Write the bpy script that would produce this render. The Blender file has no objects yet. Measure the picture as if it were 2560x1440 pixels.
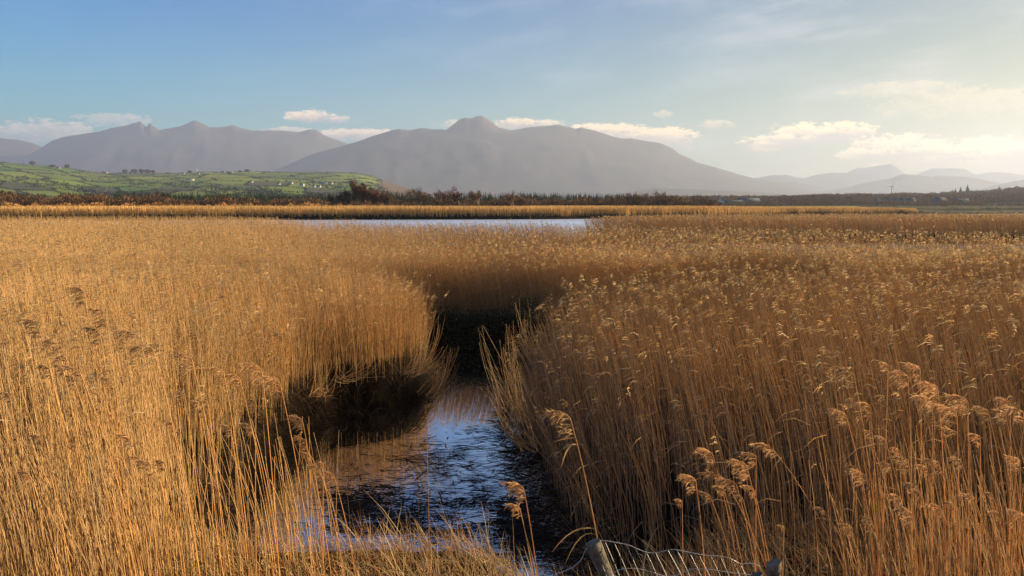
import bpy, math, random
import numpy as np
from mathutils import Vector
rng = np.random.default_rng(7)
random.seed(7)
R = math.radians

# ------------------------------------------------------------------ camera, sky, sun, exposure
SC = bpy.context.scene
COL = SC.collection
CAM_H, PITCH, FPX = 5.0, R(6.1), 2009.0
cam_d = bpy.data.cameras.new('camera'); cam = bpy.data.objects.new('camera', cam_d); COL.objects.link(cam)
cam.location = (0, 0, CAM_H); cam.rotation_euler = (R(90) - PITCH, 0, 0)
cam_d.lens = 36.0 * FPX / 2560; cam_d.sensor_width = 36; cam_d.clip_start = 0.1; cam_d.clip_end = 60000
SC.camera = cam
SUN_AZ, SUN_EL = R(72), R(19)            # clockwise from the view direction (+Y), elevation
sd_ = bpy.data.lights.new('sun', 'SUN'); sun = bpy.data.objects.new('sun', sd_); COL.objects.link(sun)
sun_dir = Vector((math.sin(SUN_AZ) * math.cos(SUN_EL), math.cos(SUN_AZ) * math.cos(SUN_EL), math.sin(SUN_EL)))
sun.rotation_euler = sun_dir.to_track_quat('Z', 'Y').to_euler()
sd_.energy = 5.0; sd_.angle = R(0.5); sd_.color = (1.0, 0.79, 0.50)
SC.view_settings.view_transform = 'Standard'; SC.view_settings.look = 'None'
SC.view_settings.exposure = 1.5; SC.view_settings.gamma = 1.0; SC.view_settings.use_curve_mapping = False
cy = SC.cycles
cy.max_bounces = 7; cy.diffuse_bounces = 3; cy.glossy_bounces = 3; cy.transmission_bounces = 4
cy.volume_bounces = 0; cy.transparent_max_bounces = 8

W = bpy.data.worlds.new('World'); SC.world = W; W.use_nodes = True
nt = W.node_tree; nt.nodes.clear()


class NB:                                 # terse node builder
    def __init__(s, nt): s.nt = nt
    def n(s, t, **k):
        nd = s.nt.nodes.new(t)
        for a, v in k.items(): setattr(nd, a, v)
        return nd
    def link(s, a, b): s.nt.links.new(a, b)
    def put(s, sock, v):
        if hasattr(v, 'is_output') or isinstance(v, bpy.types.NodeSocket): s.nt.links.new(v, sock)
        else: sock.default_value = v
    def m(s, op, a, b=None, c=None, clamp=False):
        nd = s.n('ShaderNodeMath', operation=op, use_clamp=clamp)
        s.put(nd.inputs[0], a)
        if b is not None: s.put(nd.inputs[1], b)
        if c is not None: s.put(nd.inputs[2], c)
        return nd.outputs[0]
    def mix(s, f, a, b, bt='MIX'):
        nd = s.n('ShaderNodeMix', data_type='RGBA', blend_type=bt)
        s.put(nd.inputs[0], f); s.put(nd.inputs[6], a); s.put(nd.inputs[7], b)
        return nd.outputs[2]
    def noise(s, vec, scale, detail=4, rough=0.5):
        nd = s.n('ShaderNodeTexNoise'); s.put(nd.inputs['Vector'], vec)
        nd.inputs['Scale'].default_value = scale; nd.inputs['Detail'].default_value = detail
        nd.inputs['Roughness'].default_value = rough
        return nd.outputs['Fac']
    def ramp(s, f, stops):
        nd = s.n('ShaderNodeValToRGB'); s.put(nd.inputs[0], f); e = nd.color_ramp.elements
        while len(e) < len(stops): e.new(0.5)
        for el, (p, c) in zip(e, stops): el.position = p; el.color = (*c, 1)
        return nd.outputs[0]
    def mapr(s, v, a, b, c=0., d=1., smooth=True):
        nd = s.n('ShaderNodeMapRange', interpolation_type='SMOOTHSTEP' if smooth else 'LINEAR')
        s.put(nd.inputs[0], v)
        for i, q in enumerate((a, b, c, d)): nd.inputs[i + 1].default_value = q
        return nd.outputs[0]


b = NB(nt)
sky = b.n('ShaderNodeTexSky', sky_type='NISHITA', sun_disc=False)
sky.sun_elevation = SUN_EL; sky.sun_rotation = SUN_AZ; sky.air_density = 1.15; sky.dust_density = .7; sky.ozone_density = 3.0
geo = b.n('ShaderNodeNewGeometry')
tc = b.n('ShaderNodeTexCoord')
sep = b.n('ShaderNodeSeparateXYZ'); b.link(tc.outputs['Generated'], sep.inputs[0])
az = b.m('MULTIPLY', b.m('ARCTAN2', sep.outputs[0], sep.outputs[1]), 57.2958)
el = b.m('MULTIPLY', b.m('ARCSINE', sep.outputs[2]), 57.2958)
cv = b.n('ShaderNodeCombineXYZ'); b.link(az, cv.inputs[0]); b.link(b.m('MULTIPLY', el, 1.9), cv.inputs[1])
n1 = b.noise(cv.outputs[0], 0.95, 7, 0.6)
n2 = b.noise(cv.outputs[0], 3.2, 6, 0.65)
nn = b.m('ADD', b.m('MULTIPLY', b.m('SUBTRACT', n1, 0.5), 3.1), b.m('MULTIPLY', b.m('SUBTRACT', n2, 0.5), 2.4))


def pxaz(px, py):
    dx, dy = (px - 1280) / FPX, (720 - py) / FPX
    v = Vector((dx, math.cos(PITCH) + dy * math.sin(PITCH), -math.sin(PITCH) + dy * math.cos(PITCH))).normalized()
    return math.degrees(math.atan2(v.x, v.y)), math.degrees(math.asin(v.z))


# cumulus low over the mountains: centre, half width, half height, density (source pixels -> sky angles)
CL = [(780, 292, 62, 17, .9), (850, 298, 30, 9, .5), (905, 336, 110, 16, 1.), (1290, 308, 55, 15, .9), (1360, 312, 60, 14, .7), (1480, 322, 70, 14, .8), (1530, 335, 150, 24, .9),
      (1660, 345, 95, 30, 1.), (1790, 312, 45, 12, .4), (2020, 333, 95, 27, 1.), (1950, 352, 90, 16, .9), (2110, 328, 70, 22, .9),
      (1900, 368, 50, 13, .6), (2240, 368, 110, 32, .9), (2160, 388, 60, 18, .7), (2330, 385, 90, 30, .8), (2470, 372, 130, 28, .9),
      (2440, 405, 200, 20, .6), (2590, 380, 90, 34, .75), (110, 330, 110, 30, .55), (300, 300, 90, 16, .4), (720, 326, 60, 10, .6), (1140, 312, 50, 14, .5),
      (10, 335, 60, 20, .4), (2400, 255, 180, 36, .22), (2250, 222, 130, 18, .2), (1660, 285, 25, 10, .35)]
dens = top = None
for px, py, hw, hh, dn in CL:
    a0, e0 = pxaz(px, py); sa, se = hw / FPX * 57.3, hh / FPX * 57.3
    u = b.m('DIVIDE', b.m('SUBTRACT', az, a0), sa); v = b.m('DIVIDE', b.m('SUBTRACT', el, e0), se)
    r2 = b.m('ADD', b.m('MULTIPLY', u, u), b.m('MULTIPLY', v, v))
    q = b.m('SUBTRACT', b.m('ADD', 1.05, nn), r2)
    d_ = b.m('MULTIPLY', b.mapr(q, 0.0, .6), min(1, dn * 1.25))
    if dens is None: dens, top = d_, b.m('MULTIPLY', d_, v)
    else: dens = b.m('MAXIMUM', dens, d_); top = b.m('ADD', top, b.m('MULTIPLY', d_, v))
# thin high veil
cv2 = b.n('ShaderNodeCombineXYZ'); b.link(b.m('MULTIPLY', az, .25), cv2.inputs[0]); b.link(b.m('ADD', el, b.m('MULTIPLY', az, -.12)), cv2.inputs[1])
veil = b.m('MULTIPLY', b.mapr(b.noise(cv2.outputs[0], 0.35, 6, .62), .42, .75), b.mapr(az, -25, 30, .05, .42))
glow = b.mapr(az, -35, 40)                # toward the sun
hs = b.n('ShaderNodeHueSaturation'); hs.inputs['Saturation'].default_value = 1.3; b.link(sky.outputs[0], hs.inputs['Color'])
skyc = b.mix(1.0, hs.outputs[0], b.mix(b.mapr(el, 1.5, 17), b.mix(glow, (.42, .90, .96, 1), (.44, .32, .07, 1)), b.mix(glow, (.02, .56, .94, 1), (.30, .29, .27, 1))), 'MULTIPLY')
veilc = b.mix(glow, (3.4, 4.8, 6.4, 1), (5.4, 4.6, 4.2, 1))
c1 = b.mix(veil, skyc, veilc)
litc = b.mix(glow, (7.6, 6.2, 5.0, 1), (10.8, 7.5, 2.9, 1)); shc = b.mix(glow, (3.6, 3.4, 3.7, 1), (3.4, 2.5, 1.6, 1))
lit = b.mapr(b.m('ADD', b.m('MULTIPLY', top, 1.1), b.m('MULTIPLY', nn, .7)), -.75, .75)
c2 = b.mix(b.m('MINIMUM', dens, 1.0), c1, b.mix(lit, shc, litc))
bg = b.n('ShaderNodeBackground'); b.link(c2, bg.inputs[0]); bg.inputs[1].default_value = 0.07
wo = b.n('ShaderNodeOutputWorld'); b.link(bg.outputs[0], wo.inputs[0])


# ------------------------------------------------------------------ helpers
def ray(px, py):
    dx, dy = (px - 1280) / FPX, (720 - py) / FPX
    return np.array([dx, math.cos(PITCH) + dy * math.sin(PITCH), -math.sin(PITCH) + dy * math.cos(PITCH)])


def atz(px, py, z=0.0):
    d = ray(px, py); t = (z - CAM_H) / d[2]; return np.array([d[0] * t, d[1] * t, z])


def aty(px, py, y):
    d = ray(px, py); t = y / d[1]; return np.array([d[0] * t, y, CAM_H + d[2] * t])


def tag(o, label=None, cat=None, group=None, kind=None):
    if label: o['label'] = label
    if cat: o['category'] = cat
    if group: o['group'] = group
    if kind: o['kind'] = kind
    return o


def empty(name, loc, label, cat, group=None):
    o = bpy.data.objects.new(name, None); COL.objects.link(o); o.location = loc; o.empty_display_size = .2
    return tag(o, label, cat, group)


def mk(name, V, faces, mat, col=None, parent=None, smooth=False):
    """faces: list of (n,k) int arrays"""
    V = np.asarray(V, dtype=np.float32)
    if parent is not None and parent.parent is None: V = V - np.array(parent.location, dtype=np.float32)
    me = bpy.data.meshes.new(name)
    faces = [np.asarray(f, dtype=np.int32) for f in faces if len(f)]
    li = np.concatenate([f.ravel() for f in faces]); tot = np.concatenate([np.full(len(f), f.shape[1], np.int32) for f in faces])
    st = np.concatenate([[0], np.cumsum(tot)[:-1]]).astype(np.int32)
    me.vertices.add(len(V)); me.vertices.foreach_set('co', V.ravel())
    me.loops.add(len(li)); me.loops.foreach_set('vertex_index', li)
    me.polygons.add(len(tot)); me.polygons.foreach_set('loop_start', st); me.polygons.foreach_set('loop_total', tot)
    if smooth: me.polygons.foreach_set('use_smooth', np.ones(len(tot), dtype=bool))
    if col is not None:
        a = me.color_attributes.new('tint', 'FLOAT_COLOR', 'POINT')
        c = np.ones((len(V), 4), np.float32); c[:, :3] = col; a.data.foreach_set('color', c.ravel())
    me.update(); me.validate()
    o = bpy.data.objects.new(name, me); COL.objects.link(o); me.materials.append(mat)
    if parent is not None: o.parent = parent
    return o


class Geo:
    """collects tubes, ribbons and solids"""
    def __init__(s): s.V = []; s.F = {3: [], 4: []}; s.C = []; s.n = 0
    def add(s, V, F, C=None):
        V = np.asarray(V, float).reshape(-1, 3); F = np.asarray(F, int)
        s.V.append(V); s.F[F.shape[1]].append(F + s.n); s.n += len(V)
        c = np.ones((len(V), 3)) if C is None else (np.broadcast_to(np.asarray(C, float), (len(V), 3)))
        s.C.append(c)
    def tubes(s, P, Rr, sides=3, C=None):
        P = np.asarray(P, float); N, K, _ = P.shape
        if N == 0: return
        Rr = np.broadcast_to(np.asarray(Rr, float), (N, K))
        T = np.gradient(P, axis=1); T /= np.linalg.norm(T, axis=2, keepdims=True) + 1e-9
        ref = np.where(np.abs(T[..., 1:2]) > .9, np.array([1., 0, 0]), np.array([0, 1., 0]))
        U = np.cross(T, ref); U /= np.linalg.norm(U, axis=2, keepdims=True) + 1e-9
        Vv = np.cross(T, U)
        ang = np.arange(sides) * 2 * np.pi / sides
        off = (U[:, :, None] * np.cos(ang)[None, None, :, None] + Vv[:, :, None] * np.sin(ang)[None, None, :, None]) * Rr[:, :, None, None]
        pts = (P[:, :, None] + off).reshape(-1, 3)
        n_, k_, j_ = np.meshgrid(np.arange(N), np.arange(K - 1), np.arange(sides), indexing='ij')
        base = n_ * K * sides; a = base + k_ * sides + j_; bq = base + k_ * sides + (j_ + 1) % sides
        F = np.stack([a, bq, bq + sides, a + sides], -1).reshape(-1, 4)
        c = None if C is None else np.repeat(np.broadcast_to(np.asarray(C, float), (N, 3)), K * sides, axis=0)
        s.add(pts, F, c)
    def ribbons(s, P, Wd, ang=None, C=None):
        P = np.asarray(P, float); N, K, _ = P.shape
        if N == 0: return
        Wd = np.broadcast_to(np.asarray(Wd, float), (N, K))
        T = P[:, -1] - P[:, 0]; T /= np.linalg.norm(T, axis=1, keepdims=True) + 1e-9
        ref = np.where(np.abs(T[:, 1:2]) > .9, np.array([1., 0, 0]), np.array([0, 1., 0]))
        U = np.cross(T, ref); U /= np.linalg.norm(U, axis=1, keepdims=True) + 1e-9
        Vv = np.cross(T, U)
        if ang is None: ang = rng.uniform(0, np.pi, N)
        D = U * np.cos(ang)[:, None] + Vv * np.sin(ang)[:, None]
        off = D[:, None, :] * (Wd * .5)[:, :, None]
        pts = np.stack([P - off, P + off], 2).reshape(-1, 3)
        n_, k_ = np.meshgrid(np.arange(N), np.arange(K - 1), indexing='ij')
        a = n_ * K * 2 + k_ * 2
        F = np.stack([a, a + 1, a + 3, a + 2], -1).reshape(-1, 4)
        c = None if C is None else np.repeat(np.broadcast_to(np.asarray(C, float), (N, 3)), K * 2, axis=0)
        s.add(pts, F, c)
    def box(s, c, sx, sy, sz, rz=0.0, C=None):
        h = np.array([[x, y, z] for z in (0, 1) for y in (-.5, .5) for x in (-.5, .5)]) * (sx, sy, sz)
        ca, sa = math.cos(rz), math.sin(rz)
        h = np.stack([h[:, 0] * ca - h[:, 1] * sa, h[:, 0] * sa + h[:, 1] * ca, h[:, 2]], 1) + c
        s.add(h, [[0, 2, 3, 1], [4, 5, 7, 6], [0, 1, 5, 4], [2, 6, 7, 3], [0, 4, 6, 2], [1, 3, 7, 5]], C)
    def leaves(s, P, size, C=None):      # random small triangles about points
        P = np.asarray(P, float); N = len(P)
        if N == 0: return
        size = np.broadcast_to(np.asarray(size, float), (N,))
        D = rng.normal(size=(N, 3, 3)); D /= np.linalg.norm(D, axis=2, keepdims=True)
        pts = (P[:, None] + D * size[:, None, None]).reshape(-1, 3)
        c = None if C is None else np.repeat(np.broadcast_to(np.asarray(C, float), (N, 3)), 3, axis=0)
        s.add(pts, np.arange(N * 3).reshape(-1, 3), c)
    def build(s, name, mat, parent=None, smooth=False):
        F = [np.concatenate(f) for f in s.F.values() if f]
        return mk(name, np.concatenate(s.V), F, mat, np.concatenate(s.C), parent, smooth)


def fbm(x, y, seed=0, octs=4, f0=1.0):
    r = np.random.default_rng(seed); out = 0; amp = 1.0; tot = 0
    for o in range(octs):
        v = 0
        for _ in range(5):
            a = r.uniform(0, 2 * np.pi); p = r.uniform(0, 6.28); f = f0 * 2 ** o * r.uniform(.7, 1.4)
            v = v + np.sin((x * math.cos(a) + y * math.sin(a)) * f + p + 1.3 * np.sin((x * math.sin(a) - y * math.cos(a)) * f * .6 + p * 2))
        out = out + amp * v / 5; tot += amp; amp *= .55
    return out / tot


def sdist(x, y, poly):
    """signed distance to polygon, negative inside"""
    x = np.asarray(x, float); y = np.asarray(y, float)
    d = np.full(x.shape, 1e18); ins = np.zeros(x.shape, bool); n = len(poly)
    for i in range(n):
        ax, ay = poly[i]; bx, by = poly[(i + 1) % n]
        ex, ey = bx - ax, by - ay; wx, wy = x - ax, y - ay
        t = np.clip((wx * ex + wy * ey) / (ex * ex + ey * ey + 1e-12), 0, 1)
        dx, dy = wx - ex * t, wy - ey * t
        d = np.minimum(d, dx * dx + dy * dy)
        cr = ((ay > y) != (by > y))
        with np.errstate(divide='ignore', invalid='ignore'):
            ins ^= cr & (x < (bx - ax) * (y - ay) / ((by - ay) if by != ay else 1e-9) + ax)
    return np.where(ins, -1, 1) * np.sqrt(d)


def ss(a, b_, v):
    t = np.clip((v - a) / (b_ - a), 0, 1); return t * t * (3 - 2 * t)


# ------------------------------------------------------------------ materials
def new_mat(name):
    m = bpy.data.materials.new(name); m.use_nodes = True; m.node_tree.nodes.clear(); return m, NB(m.node_tree)


def mat_plant(name, base, trans=.3, rough=.6, var=.25, scale=3.0, spec=.25):
    """tinted by the mesh's own colour; part of the light passes through"""
    m, q = new_mat(name)
    at = q.n('ShaderNodeAttribute', attribute_name='tint'); ob = q.n('ShaderNodeTexCoord')
    nz = q.noise(ob.outputs['Object'], scale, 3)
    c = q.mix(1.0, at.outputs['Color'], (*base, 1), 'MULTIPLY')
    c = q.mix(1.0, c, q.ramp(nz, [(.3, (1 - var,) * 3), (.7, (1 + var * .5,) * 3)]), 'MULTIPLY')
    p = q.n('ShaderNodeBsdfPrincipled'); q.link(c, p.inputs['Base Color']); p.inputs['Roughness'].default_value = rough
    p.inputs['Specular IOR Level'].default_value = spec
    out = q.n('ShaderNodeOutputMaterial')
    if trans > 0:
        t = q.n('ShaderNodeBsdfTranslucent'); q.link(c, t.inputs[0]); mx = q.n('ShaderNodeMixShader'); mx.inputs[0].default_value = trans
        q.link(p.outputs[0], mx.inputs[1]); q.link(t.outputs[0], mx.inputs[2]); q.link(mx.outputs[0], out.inputs[0])
    else: q.link(p.outputs[0], out.inputs[0])
    return m


def mat_noise(name, c1_, c2_, scale, rough=.9, bump=0.0, spec=.2, bscale=None, c3=None):
    m, q = new_mat(name); ob = q.n('ShaderNodeTexCoord')
    nz = q.noise(ob.outputs['Object'], scale, 6, .6)
    st = [(.32, c1_), (.66, c2_)] if c3 is None else [(.3, c1_), (.5, c2_), (.7, c3)]
    p = q.n('ShaderNodeBsdfPrincipled'); q.link(q.ramp(nz, st), p.inputs['Base Color']); p.inputs['Roughness'].default_value = rough
    p.inputs['Specular IOR Level'].default_value = spec
    if bump:
        bn = q.n('ShaderNodeBump'); bn.inputs['Strength'].default_value = bump; q.link(q.noise(ob.outputs['Object'], bscale or scale * 3, 5, .65), bn.inputs['Height'])
        bn.inputs['Distance'].default_value = .05; q.link(bn.outputs[0], p.inputs['Normal'])
    out = q.n('ShaderNodeOutputMaterial'); q.link(p.outputs[0], out.inputs[0]); return m


M_STEM = mat_plant('reed_stem', (.70, .42, .155), trans=.22, rough=.5, spec=.35)
M_PLUME = mat_plant('reed_plume', (.66, .48, .27), trans=.42, rough=.8, spec=.1)
M_FAR = mat_plant('far_reed', (.64, .38, .125), trans=.25, rough=.8, spec=.1)
M_GRASS = mat_plant('bank_grass', (.66, .44, .18), trans=.3, rough=.55, spec=.3)
M_THATCH = mat_plant('bank_thatch', (.035, .022, .011), trans=.1, rough=.9, spec=.1)  # dead growth, with the bank's shade put into its colour
M_LITTER = mat_plant('floating_litter', (.022, .016, .012), trans=0, rough=.7, spec=.1)
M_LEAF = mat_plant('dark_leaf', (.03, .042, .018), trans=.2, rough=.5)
M_TWIG = mat_plant('winter_twig', (.13, .085, .055), trans=.15, rough=.9, spec=.1)
M_BARK = mat_noise('bark', (.16, .125, .09), (.30, .25, .19), 1.5, bump=.4)
M_CONIF = mat_plant('conifer', (.035, .052, .022), trans=.1, rough=.9, spec=.1)
M_WOOD = mat_noise('weathered_post', (.12, .105, .08), (.36, .31, .23), 14, bump=1.0, bscale=60)
M_WALLW = mat_noise('white_render', (.48, .48, .47), (.60, .59, .57), .6)
M_WALLG = mat_noise('grey_render', (.17, .175, .18), (.24, .25, .26), .6)
M_WALLY = mat_noise('cream_render', (.66, .60, .42), (.74, .68, .5), .6)
M_SLATE = mat_noise('slate', (.035, .038, .045), (.07, .075, .08), 1.2, rough=.9, spec=.05)
M_RED = mat_noise('rusty_barn_roof', (.16, .08, .055), (.24, .12, .08), .8)
M_SHEET = mat_noise('blue_grey_sheeting', (.07, .09, .11), (.11, .14, .17), .5, rough=.9, spec=.05)
M_GLASS = mat_noise('dark_window', (.03, .035, .04), (.05, .055, .06), 1, rough=.15, spec=.6)
M_MOUNT = mat_noise('heather_slope', (.042, .033, .036), (.09, .07, .05), .002, bump=0, c3=(.05, .06, .035))
M_STONE = mat_noise('weedy_stone', (.035, .032, .022), (.10, .09, .05), .5, bump=.5)
M_STEEL = mat_noise('turbine_paint', (.55, .55, .55), (.62, .62, .62), .3, rough=.4)
mw, q = new_mat('galvanised_wire'); p = q.n('ShaderNodeBsdfPrincipled'); o_ = q.n('ShaderNodeOutputMaterial'); q.link(p.outputs[0], o_.inputs[0])
tcw = q.n('ShaderNodeTexCoord'); q.link(q.ramp(q.noise(tcw.outputs['Object'], 30, 4), [(.3, (.45, .42, .38)), (.7, (.8, .78, .74))]), p.inputs['Base Color'])
p.inputs['Metallic'].default_value = .55; p.inputs['Roughness'].default_value = .38; M_WIRE = mw

# ground: mud and litter by the creek, blackened in colour for the reeds' shade, rough pasture beyond
mg, q = new_mat('ground'); ob = q.n('ShaderNodeTexCoord'); sp = q.n('ShaderNodeSeparateXYZ'); q.link(ob.outputs['Object'], sp.inputs[0])
near = q.ramp(q.noise(ob.outputs['Object'], 2.2, 6, .65), [(.3, (.006, .0045, .003)), (.55, (.012, .008, .005)), (.75, (.03, .02, .012))])
grs = q.ramp(q.noise(ob.outputs['Object'], .7, 6, .65), [(.3, (.05, .055, .02)), (.6, (.13, .10, .045))])
far = q.ramp(q.noise(ob.outputs['Object'], .004, 6, .6), [(.35, (.04, .034, .02)), (.6, (.06, .055, .025))])
c = q.mix(q.mapr(sp.outputs[2], 1.15, 1.8), near, grs); c = q.mix(q.mapr(sp.outputs[1], 290, 420), c, far)
p = q.n('ShaderNodeBsdfPrincipled'); q.link(c, p.inputs['Base Color']); p.inputs['Roughness'].default_value = .95; p.inputs['Specular IOR Level'].default_value = .03
bn = q.n('ShaderNodeBump'); bn.inputs['Strength'].default_value = .6; bn.inputs['Distance'].default_value = .06
q.link(q.noise(ob.outputs['Object'], 9, 6, .65), bn.inputs['Height']); q.link(bn.outputs[0], p.inputs['Normal'])
o_ = q.n('ShaderNodeOutputMaterial'); q.link(p.outputs[0], o_.inputs[0]); M_GROUND = mg

# water: dark peaty water, calm
mwt, q = new_mat('water'); ob = q.n('ShaderNodeTexCoord')
sw = q.n('ShaderNodeSeparateXYZ'); q.link(ob.outputs['Object'], sw.inputs[0]); farw = q.mapr(sw.outputs[1], 40, 70)
bn = q.n('ShaderNodeBump'); bn.inputs['Distance'].default_value = .02; q.link(q.mapr(sw.outputs[1], 12, 45, .012, 0.0), bn.inputs['Strength'])
q.link(q.noise(ob.outputs['Object'], 2.4, 4, .55), bn.inputs['Height'])
df = q.n('ShaderNodeBsdfDiffuse'); df.inputs[0].default_value = (.012, .010, .007, 1)
gl = q.n('ShaderNodeBsdfGlossy'); gl.inputs[0].default_value = (.92, .96, 1, 1); q.link(bn.outputs[0], gl.inputs['Normal']); q.link(q.mapr(sw.outputs[1], 40, 70, .02, .36), gl.inputs['Roughness'])
fn = q.n('ShaderNodeFresnel'); fn.inputs[0].default_value = 1.33
p = q.n('ShaderNodeMixShader'); q.link(q.m('ADD', q.m('MULTIPLY', fn.outputs[0], 2.3), .34, clamp=True), p.inputs[0]); q.link(df.outputs[0], p.inputs[1]); q.link(gl.outputs[0], p.inputs[2])
o_ = q.n('ShaderNodeOutputMaterial'); q.link(p.outputs[0], o_.inputs[0]); M_WATER = mwt

# hill fields: tint holds the field's own green
M_FIELD = mat_plant('pasture', (1, 1, 1), trans=0, rough=.9, var=.18, scale=.02, spec=.05)

# ------------------------------------------------------------------ water courses
left_edge = [atz(*p)[:2] for p in ((560, 1300), (640, 1185), (730, 1110), (790, 1060), (850, 1030), (960, 1020), (1040, 1002), (1072, 972))]
right_edge = [atz(*p)[:2] for p in ((1262, 1050), (1280, 1130), (1300, 1185), (1335, 1240), (1370, 1330), (1430, 1440))]
creek = [np.array((-3.4, 9.3)), np.array((-3.5, 10.5))] + left_edge + [np.array(p) for p in ((-2.3, 23.8), (-4.5, 25.2), (-8, 26), (-12, 26.6), (-12.5, 28), (-8, 28), (-3.5, 27.2), (0, 26.6), (3, 26.4), (6.5, 27.6), (10, 30), (11, 28.5), (7, 25.4), (4.2, 23.8), (1.6, 22.2), (.2, 20.8))] + right_edge + [np.array((.9, 9.3))]
creek = [(float(a), float(c_)) for a, c_ in creek]
river = [(-420, 175), (-160, 140), (-66, 125), (-36, 112), (-20, 84), (-8, 76), (4, 74), (12, 62), (24, 52), (34, 47), (60, 46), (140, 50), (330, 60), (620, 90),
         (620, 330), (420, 372), (250, 356), (190, 352), (160, 322), (110, 300), (85, 280), (62, 262), (34, 246), (0, 236), (-60, 228), (-110, 218), (-170, 205), (-420, 190)]
isle = [(8, 98), (20, 99), (50, 97), (100, 99), (190, 108), (330, 128), (330, 170), (190, 152), (120, 140), (60, 134), (26, 124), (12, 108)]


def gz(x, y):
    x = np.asarray(x, float); y = np.asarray(y, float)
    x, y = np.broadcast_arrays(x, y)
    sdc = sdist(x, y, creek) + .12 * fbm(x, y, 3, 3, 2.2) * (y < 60)
    sdr = np.minimum(sdist(x, y, river), 1e9) + .6 * fbm(x, y, 4, 3, .35) + np.where(y > 170, 4.5 * fbm(x, y, 6, 3, .07), 0)
    sdi = sdist(x, y, isle) + .6 * fbm(x, y, 5, 3, .35)
    marsh = 1.0 + .10 * fbm(x, y, 1, 3, .6) + .75 * ss(195, 215, y)
    right = ss(-.6, .6, x) * ss(26, 20, y)
    wdt = .45 + 1.5 * right
    zc = -.5 + (marsh + .5) * ss(-.25, wdt, sdc) ** .8
    zr = -.6 + (marsh + .6) * ss(-1.0, 1.4, sdr)
    zi = -.6 + 1.55 * ss(1.0, -1.2, sdi)
    z = np.minimum(zc, np.maximum(zr, zi))
    emb = np.clip(3.4 - .42 * (y - 1.2) - .02 * np.maximum(0, y - 1.2) ** 2, -1, 3.4) + .06 * fbm(x, y, 2, 3, 1.8)
    emb = np.where(y < 1.2, 3.4, emb)
    k = ss(9.6, 8.6, y)
    z = np.maximum(z, np.where(y < 10.5, emb, -5))
    return z


def spaced(a, b_, f):
    out = [a]
    while out[-1] < b_: out.append(out[-1] + f(out[-1]))
    return np.array(out)


xs = spaced(0, 11000, lambda v: .22 if v < 14 else (.22 + (v - 14) * .022))
xs = np.concatenate([-xs[::-1], xs[1:]])
ys = spaced(-2400, 5, lambda v: max(.5, -v * .2) if v < 0 else .4)
ys = np.concatenate([ys, spaced(ys[-1] + .2, 32, lambda v: .2), ])
ys = np.concatenate([ys, spaced(ys[-1] + .4, 190, lambda v: max(.4, v * .014)), ])
ys = np.concatenate([ys, spaced(ys[-1] + 1.2, 380, lambda v: 1.25), ])
ys = np.concatenate([ys, spaced(ys[-1] + 6, 14000, lambda v: v * .06)])
X, Y = np.meshgrid(xs, ys); Z = gz(X, Y)
nx, ny = len(xs), len(ys); idx = np.arange(nx * ny).reshape(ny, nx)
Fq = np.stack([idx[:-1, :-1], idx[:-1, 1:], idx[1:, 1:], idx[1:, :-1]], -1).reshape(-1, 4)
tag(mk('ground', np.stack([X, Y, Z], -1).reshape(-1, 3), [Fq], M_GROUND, smooth=True), kind='structure')
tag(mk('water', [(-500, 8, 0), (700, 8, 0), (700, 420, 0), (-500, 420, 0)], [[[0, 1, 2, 3]]], M_WATER), kind='structure')


# ------------------------------------------------------------------ mountains and hills
def crestf(pts):
    a = np.array(pts, float); return lambda px: np.interp(px, a[:, 0], a[:, 1])


def mountain(name, D, pts, depth, seed, rough=.55, mat=None):
    px = np.linspace(pts[0][0], pts[-1][0], int(abs(pts[-1][0] - pts[0][0]) / 4) + 2)
    az_ = (px - 1280) / FPX
    cy_ = crestf(pts)(px); t = np.linspace(-1, 1, 61)
    edge = ss(0, 1, np.minimum(px - px[0], px[-1] - px) / 30)
    zc = (CAM_H + (720 - 215 - cy_) / FPX * D)          # horizon row 505
    dy = (720 - cy_) / FPX; zc = CAM_H + D * (-math.sin(PITCH) + dy * math.cos(PITCH)) / (math.cos(PITCH) + dy * math.sin(PITCH))
    XX = az_[None, :] / (math.cos(PITCH) + dy[None, :] * math.sin(PITCH)) * (D + t[:, None] * depth)
    YY = np.broadcast_to(D + t[:, None] * depth, XX.shape)
    prof = (1 - np.abs(t[:, None])) ** 1.15
    zc = zc + D / FPX * (1.5 * fbm(px, px * 0, seed, 4, 1 / 9.)) * edge
    n_ = fbm(XX, YY, seed, 5, 1 / 420.) ; rid = 1 - np.abs(fbm(XX * 1.0, YY * .45, seed + 9, 4, 1 / 300.)) * 2
    kk_ = np.exp(-.5 * (np.arange(-60, 61) / 22.) ** 2); kk_ /= kk_.sum(); zs = np.convolve(np.pad(zc, 60, mode='edge'), kk_, 'valid')[None, :]
    w_ = ss(0, .16, np.abs(t))[:, None]; ZZ = (zc[None, :] * (1 - w_) + zs * w_) * prof
    ZZ = np.minimum(ZZ, zc[None, :] * (1 - .6 * np.abs(t[:, None])))
    wob = np.abs(t[:, None]) * (1 - np.abs(t[:, None])) * 4
    ZZ = ZZ + rough * wob * (n_ * .10 + rid * .09) * zc[None, :] + (.004 * D * .05) * fbm(XX, YY, seed + 3, 4, 1 / 90.) * wob * .4
    ZZ = ZZ * edge[None, :] - 4 * (1 - edge[None, :]) - 4 * (np.abs(t[:, None]) > .97)
    n0, n1_ = XX.shape; ii = np.arange(n0 * n1_).reshape(n0, n1_)
    F = np.stack([ii[:-1, :-1], ii[:-1, 1:], ii[1:, 1:], ii[1:, :-1]], -1).reshape(-1, 4)
    return tag(mk(name, np.stack([XX, YY, ZZ], -1).reshape(-1, 3), [F], mat or M_MOUNT, smooth=True), kind='structure')


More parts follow.
